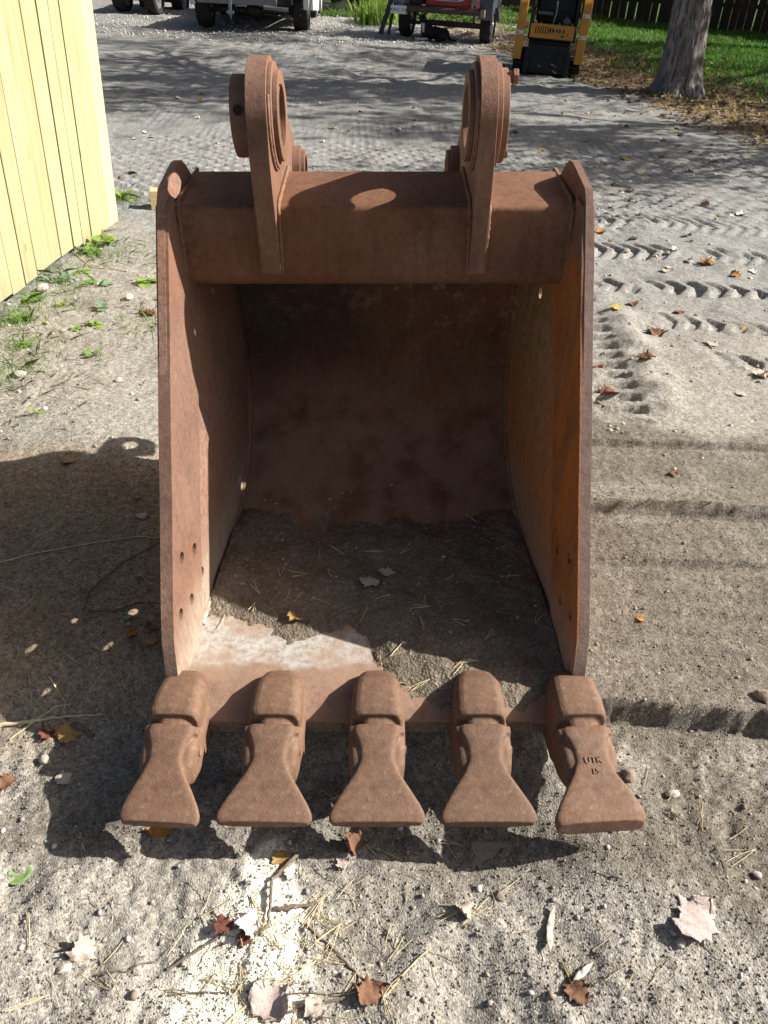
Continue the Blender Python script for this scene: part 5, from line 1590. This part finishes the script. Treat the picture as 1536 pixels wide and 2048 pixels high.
# far leaves that nothing tells apart
rl = random.Random(99)
cnt = 0
while cnt < 90:
    px, py = rl.uniform(230, 1536), rl.uniform(185, 560)
    if 300 < px < 1190 and py > 320: continue
    if 440 < px < 640 or 890 < px < 1030: continue
    if px < 300 and py > 400: continue
    cnt += 1
    L(px, py, rl.uniform(9, 18) * (0.7 + py / 900), 'maple', rl.choice(('white', 'pale', 'pale', 'tan', 'brown', 'tan', 'white', 'pale', 'orange')),
      'small fallen leaf scattered on the grey yard behind the bucket', curl=rl.choice((.5, .8)), group='leaves scattered over the yard', tilt=(rl.uniform(-20, 20), rl.uniform(-20, 20)))

# ------------------------------------------------------------------ twigs, straw, pine needles
TWIG = simple("twig_bark", (.17, .135, .105), .85, .2, var=.35, scale=60, bump=.5, bscale=200)
STRAW = simple("dry_straw", (.56, .47, .30), .7, .3, var=.25, scale=50)
def stick(pxs, r0, r1, mat, name, label, cat, lift=.6, branch=None):
    pts = [G(*p) for p in pxs]
    fine = []
    for a, b in zip(pts[:-1], pts[1:]):
        n = 6
        for i in range(n):
            q = a.lerp(b, i / n); fine.append(Vector((q.x + rng.uniform(-1, 1) * r0 * .5, q.y + rng.uniform(-1, 1) * r0 * .5, max(q.z, ghs(q.x, q.y)) + r0 * lift)))
    fine.append(pts[-1] + Vector((0, 0, r1)))
    zs = [p.z for p in fine]
    for i in range(1, len(fine) - 1): fine[i].z = max(zs[i], (zs[i - 1] + zs[i] + zs[i + 1]) / 3)
    mb = MB().tube(fine, [r0 + (r1 - r0) * i / (len(fine) - 1) for i in range(len(fine))], 6, jit=.12)
    o = mb.build(name, mat, smooth=60)
    return tag(o, label, cat)
stick([(598, 1712), (545, 1765), (540, 1820), (536, 1855), (520, 1872)], .0045, .003, TWIG, "twig", 'dark bent twig standing out over the sawdust', 'twig', lift=2.5)
stick([(545, 1822), (590, 1815), (640, 1808)], .0058, .003, TWIG, "twig", 'short thick grey twig crossing the sawdust top', 'twig')
stick([(608, 1850), (660, 1893), (720, 1955), (752, 1985)], .0042, .002, TWIG, "twig", 'long grey twig along the right of the sawdust', 'twig')
stick([(335, 1940), (390, 1905), (450, 1868), (490, 1850)], .0038, .002, TWIG, "twig", 'grey twig along the left of the sawdust', 'twig')
stick([(525, 2044), (600, 2020), (690, 1995), (735, 1975)], .0036, .002, TWIG, "twig", 'brown stick reaching from the bottom edge to the crumpled leaf', 'twig')
stick([(450, 2048), (520, 1990), (600, 1945), (640, 1915)], .0026, .0012, STRAW, "straw_stalk", 'long straw stalk lying across the lower sawdust', 'straw')
stick([(340, 1990), (450, 1985), (600, 1988), (700, 1990)], .0022, .0012, TWIG, "twig", 'thin straight twig across the bottom of the sawdust', 'twig')
stick([(768, 1995), (815, 1940), (862, 1898)], .0026, .0014, STRAW, "straw_stalk", 'pale straw stalk at the bottom centre', 'straw')
stick([(0, 1452), (60, 1444), (130, 1437), (205, 1428)], .0058, .002, STRAW, "straw_stalk", 'broad pale stalk entering from the left edge', 'straw')
stick([(20, 1480), (75, 1440), (110, 1415), (145, 1408)], .0032, .0012, STRAW, "straw_stalk", 'bent pale stalk crossing the broad stalk at left', 'straw')
stick([(98, 1353), (118, 1385), (132, 1405), (125, 1425)], .0022, .001, STRAW, "straw_stalk", 'thin curved stalk standing above the broad stalk', 'straw')
stick([(0, 1126), (60, 1110), (170, 1090), (270, 1075), (330, 1078)], .0026, .0014, STRAW, "straw_stalk", 'long dry stalk lying in the shade left of the bucket', 'straw')
stick([(165, 1225), (178, 1185), (240, 1130), (330, 1080)], .0026, .0012, TWIG, "twig", 'bowed thin twig in the shade left of the bucket', 'twig')
stick([(180, 1222), (230, 1222), (280, 1205), (328, 1208)], .0024, .0012, TWIG, "twig", 'low thin twig near the foot of the left plate', 'twig')
stick([(148, 1450), (168, 1460), (188, 1472)], .0065, .005, TWIG, "twig", 'short stubby brown stick by the shadow edge at left', 'twig')
stick([(195, 1952), (250, 1945), (310, 1925)], .0028, .0016, TWIG, "twig", 'thin grey twig at lower left', 'twig')
stick([(150, 508), (180, 535), (260, 545)], .004, .002, STRAW, "straw_stalk", 'dry stalk lying by the foot of the pine fence', 'straw')
stick([(100, 775), (135, 765), (148, 745)], .004, .002, TWIG, "twig", 'crooked twig on the bank below the fence', 'twig')

def needles():
    V = []; F = []
    def add(p, q, r):
        d = (q - p); sd = d.cross(Vector((0, 0, 1)))
        if sd.length < 1e-6: return
        sd = sd.normalized() * r; up = Vector((0, 0, r * 1.6))
        m = (p + q) / 2 + sd * rng.uniform(-4, 4)
        o = len(V)
        for c in (p, m, q):
            V.extend([c - sd, c + sd, c + up])
        for k in (0, 3):
            F.extend([(o + k, o + k + 1, o + k + 4, o + k + 3), (o + k + 1, o + k + 2, o + k + 5, o + k + 4), (o + k + 2, o + k, o + k + 3, o + k + 5)])
    def tuft(c, hf, n, ln):
        a0 = rng.uniform(0, 6.28)
        for _ in range(n):
            a = a0 + rng.uniform(-.35, .35); l = ln * rng.uniform(.7, 1.2)
            p = Vector((c[0], c[1], 0)); q = p + Vector((math.cos(a), math.sin(a), 0)) * l
            p.z = hf(p.x, p.y) + .003; q.z = hf(q.x, q.y) + .004 + rng.uniform(0, .004)
            add(p, q, .00075)
    for (px, py, n) in ((160, 1665, 2), (500, 1790, 5), (620, 1830, 8), (650, 1790, 5), (480, 1930, 6), (560, 1900, 5), (700, 1930, 5), (760, 1960, 4), (940, 1810, 6), (925, 1850, 4), (1120, 1920, 5), (1130, 1935, 4), (1405, 1665, 4),
                        (1430, 1690, 3), (1510, 1700, 3), (920, 1690, 3), (840, 1740, 2), (1395, 1660, 3), (600, 1750, 4), (680, 1850, 5), (400, 1960, 4), (330, 1980, 4), (240, 1990, 4), (100, 1990, 4), (60, 1900, 2), (850, 1900, 2), (1250, 1760, 2), (1180, 1700, 2), (730, 1690, 5)):
        c = G(px, py); tuft(c, ghs, n, .075)
    for _ in range(70):
        c = G(rng.uniform(350, 820), rng.uniform(1780, 2046)); tuft(c, ghs, 1, .06)
    for _ in range(40):
        c = G(rng.uniform(0, 1536), rng.uniform(1560, 2040)); tuft(c, ghs, 1, .06)
    for _ in range(30):
        c = G(rng.uniform(0, 310), rng.uniform(930, 1480)); tuft(c, ghs, 1, .06)
    me = bpy.data.meshes.new("pine_needles"); me.from_pydata([v[:] for v in V], [], F)
    tag(link("pine_needles", me, STRAW), 'thin tan pine needles strewn over the dirt and sawdust in front', 'needles', kind='stuff')
    V.clear(); F.clear()
    ib = BMAT.inverted()
    for (px, py, n) in ((560, 1155, 2), (615, 1150, 2), (510, 1205, 3), (520, 1190, 2), (690, 1112, 2), (655, 1140, 2), (780, 1190, 2), (800, 1110, 3), (730, 1105, 3), (930, 1030, 3), (910, 1150, 2), (1020, 1145, 3), (1000, 1155, 2), (860, 1215, 3), (850, 1190, 2),
                        (840, 1235, 2), (905, 1240, 2), (970, 1280, 3), (1070, 1250, 3), (760, 1310, 4), (780, 1315, 4), (915, 1330, 4), (930, 1320, 3), (820, 1370, 3), (860, 1360, 3), (450, 1230, 2), (580, 1180, 1), (660, 1210, 1), (640, 1100, 1), (720, 1245, 1)):
        c = ib @ bpt(px, py)
        tuft(c, lambda x, y: dirt_h(x, min(max(y, 1.26), 2.2)) + .001, n, .05)
    me = bpy.data.meshes.new("bucket_needles"); me.from_pydata([v[:] for v in V], [], F)
    o = link("bucket_needles", me, STRAW); o.matrix_world = BMAT
    tag(o, 'thin tan pine needles strewn over the dirt inside the bucket', 'needles', kind='stuff')
    # little stones in the bucket
    mb = MB()
    for _ in range(260):
        x, y = rng.uniform(-.44, .42), 1.42 + .72 * rng.random() ** 1.3
        if x < 0.0 and y < 1.62: continue
        r = .0014 + .005 * rng.random() ** 4
        mb.ico((x, y, dirt_h(x, y) + r * .3), r, 1, (1, .8, .7), .2)
    o = mb.build("bucket_pebbles", simple("pale_pebble", (.42, .38, .33), .85, .2, var=.4, scale=40), fix=False); o.matrix_world = BMAT
    tag(o, 'small pale pebbles strewn over the dirt inside the bucket', 'gravel', kind='stuff')
needles()

# ------------------------------------------------------------------ single stones
STONE = simple("pale_stone", (.46, .42, .36), .85, .25, var=.25, scale=30, bump=.4, bscale=120)
def stone(px, py, spx, label, mat=STONE, sq=(1, .75, .6)):
    p = G(px, py); s = spx / FPX * (p - CAM).length * .5
    me = MB().ico((0, 0, 0), s, 2, sq, .10).mesh("stone", smooth=28)
    co = np.array([v.co[:] for v in me.vertices])
    co *= (1 + .35 * fbm(co[:, 0] / s + px, co[:, 1] / s + co[:, 2] / s, 1.1, 3, int(px)))[:, None]
    me.vertices.foreach_set("co", co.astype(np.float32).ravel()); me.update()
    o = link("stone", me, mat); o.location = (p.x, p.y, p.z + s * .3); o.rotation_euler = (0, 0, rng.uniform(0, 6))
    return tag(o, label, 'stone')
STONE_D = simple("brown_stone", (.24, .19, .145), .9, .2, var=.25, scale=30, bump=.4, bscale=120)
for a in ((90, 1523, 24, 'pale round stone left of the leftmost tooth shadow'), (128, 1940, 26, 'pale egg-shaped stone below the upright curled leaf', STONE, (1, .6, .6)),
          (1258, 1555, 30, 'angular stone touching the right side of the fifth tooth', STONE_D), (1345, 1590, 26, 'white curved stone right of the fifth tooth', STONE, (.6, 1, .5)),
          (1515, 1752, 16, 'small white stone at the right edge of the picture'), (1360, 1888, 20, 'white stone beside the large mauve leaf'), 
          (1525, 1395, 34, 'dark wedge-shaped stone at the right edge', STONE_D),
          (258, 598, 22, 'pale flat stone on the dirt near the left plate'), (238, 762, 16, 'small white stone on the bank left of the bucket'),
          (38, 752, 26, 'grey round stone among the grass at the left edge'), (85, 580, 24, 'grey stone at the foot of the pine fence'), (1000, 1795, 20, 'dark pebble below the half buried board', STONE_D), ):
    stone(*a)

# ------------------------------------------------------------------ weeds by the fence
WEED = [leafmat("weed_green", (.16, .30, .055), .25, .3), leafmat("weed_lime", (.26, .38, .08), .25, .3), leafmat("weed_grey_green", (.19, .30, .17), .2, .25)]
def weed(px, py, spx, kind, mat, label, n=12):
    p = G(px, py); s = spx / FPX * (p - CAM).length
    root = empty("weed", p, rng.uniform(0, 6.28), label, 'weed', 'weeds along the fence')
    rr = random.Random(int(px * 31 + py))
    for i in range(n):
        a = 2.4 * i + rr.uniform(-.3, .3); el = rr.uniform(.15, .9); l = s * rr.uniform(.35, .62)
        w = l * (.42 if kind == 'round' else .17)
        d = Vector((math.cos(a) * math.cos(el), math.sin(a) * math.cos(el), math.sin(el)))
        sd = Vector((-math.sin(a), math.cos(a), 0))
        up = sd.cross(d) * -1
        mb = MB()
        rows = 6; vs = []
        for j in range(rows + 1):
            t = j / rows
            if kind == 'round': ww = w * (math.sin(math.pi * min(1, max(0, (t - .35) / .65))) ** .6 if t > .35 else .06)
            elif kind == 'lobed': ww = w * (.25 + 1.1 * t * (1.1 - t) * 2.2) * (1.0 if j % 2 else .45)
            else: ww = w * 4 * t * (1 - t) * .8 + .0008
            c = d * (l * t) + Vector((0, 0, -.35 * l * t * t)) + up * .0
            vs += [c - sd * ww + Vector((0, 0, ww * .25)), c, c + sd * ww + Vector((0, 0, ww * .25))]
        fs = []
        for j in range(rows):
            for q in (0, 1):
                o = j * 3 + q
                fs.append((o, o + 1, o + 4, o + 3))
        mb.add(vs, fs)
        mb.build("leaf", mat, root, smooth=180, fix=False)
    MB().tube([(0, 0, -.01), (rr.uniform(-.2, .2) * s, rr.uniform(-.2, .2) * s, s * .2)], [.003, .0015], 5).build("stem", WEED[0], root)
WD = [(245, 398, 60, 'lance', 1, 'leafy weed between the fence post and the timber', 22), (205, 490, 54, 'round', 1, 'tall bright weed at the foot of the fence near its far end', 16), (185, 505, 44, 'round', 0, 'green weed just below the tall bright weed', 12),
      (130, 562, 52, 'lobed', 2, 'grey-green lobed weed against the fence', 16), (98, 560, 40, 'lobed', 2, 'grey-green weed beside the grey stone under the fence', 12), (72, 602, 46, 'round', 0, 'round-leaved weed against the nearer fence boards', 9),
      (125, 612, 30, 'round', 1, 'small lime weed right of the round-leaved weed', 9), (178, 570, 38, 'round', 0, 'low round-leaved weed on the bare dirt, upper one', 7), (215, 572, 32, 'round', 2, 'pale weed right of the upper round-leaved weed', 6),
      (205, 618, 36, 'round', 2, 'low round-leaved weed in the middle of the bare dirt', 7), (192, 650, 30, 'round', 1, 'bright lime weed below the middle weed', 9), (152, 660, 28, 'round', 1, 'lime weed left of the bright lime weed', 8),
      (184, 712, 34, 'round', 0, 'lowest green weed on the bare dirt', 8), (295, 566, 46, 'round', 1, 'lime weed touching the left plate', 16), (80, 826, 54, 'lobed', 1, 'single toothed weed leaf low on the left bank', 3), (35, 852, 26, 'lobed', 0, 'small dark weed at the shadow edge on the left', 6),
      (162, 545, 34, 'round', 1, 'lime weed under the gap of the fence', 9), (320, 600, 26, 'lance', 1, 'thin weed beside the left plate', 8), (40, 640, 50, 'lance', 0, 'grassy weed at the nearest visible fence board', 20), (50, 690, 40, 'lance', 0, 'grassy weed below the nearest fence board', 14)]
for (px, py, sp, kind, mi, lab, n) in WD: weed(px, py, sp, kind, WEED[mi], lab, n)
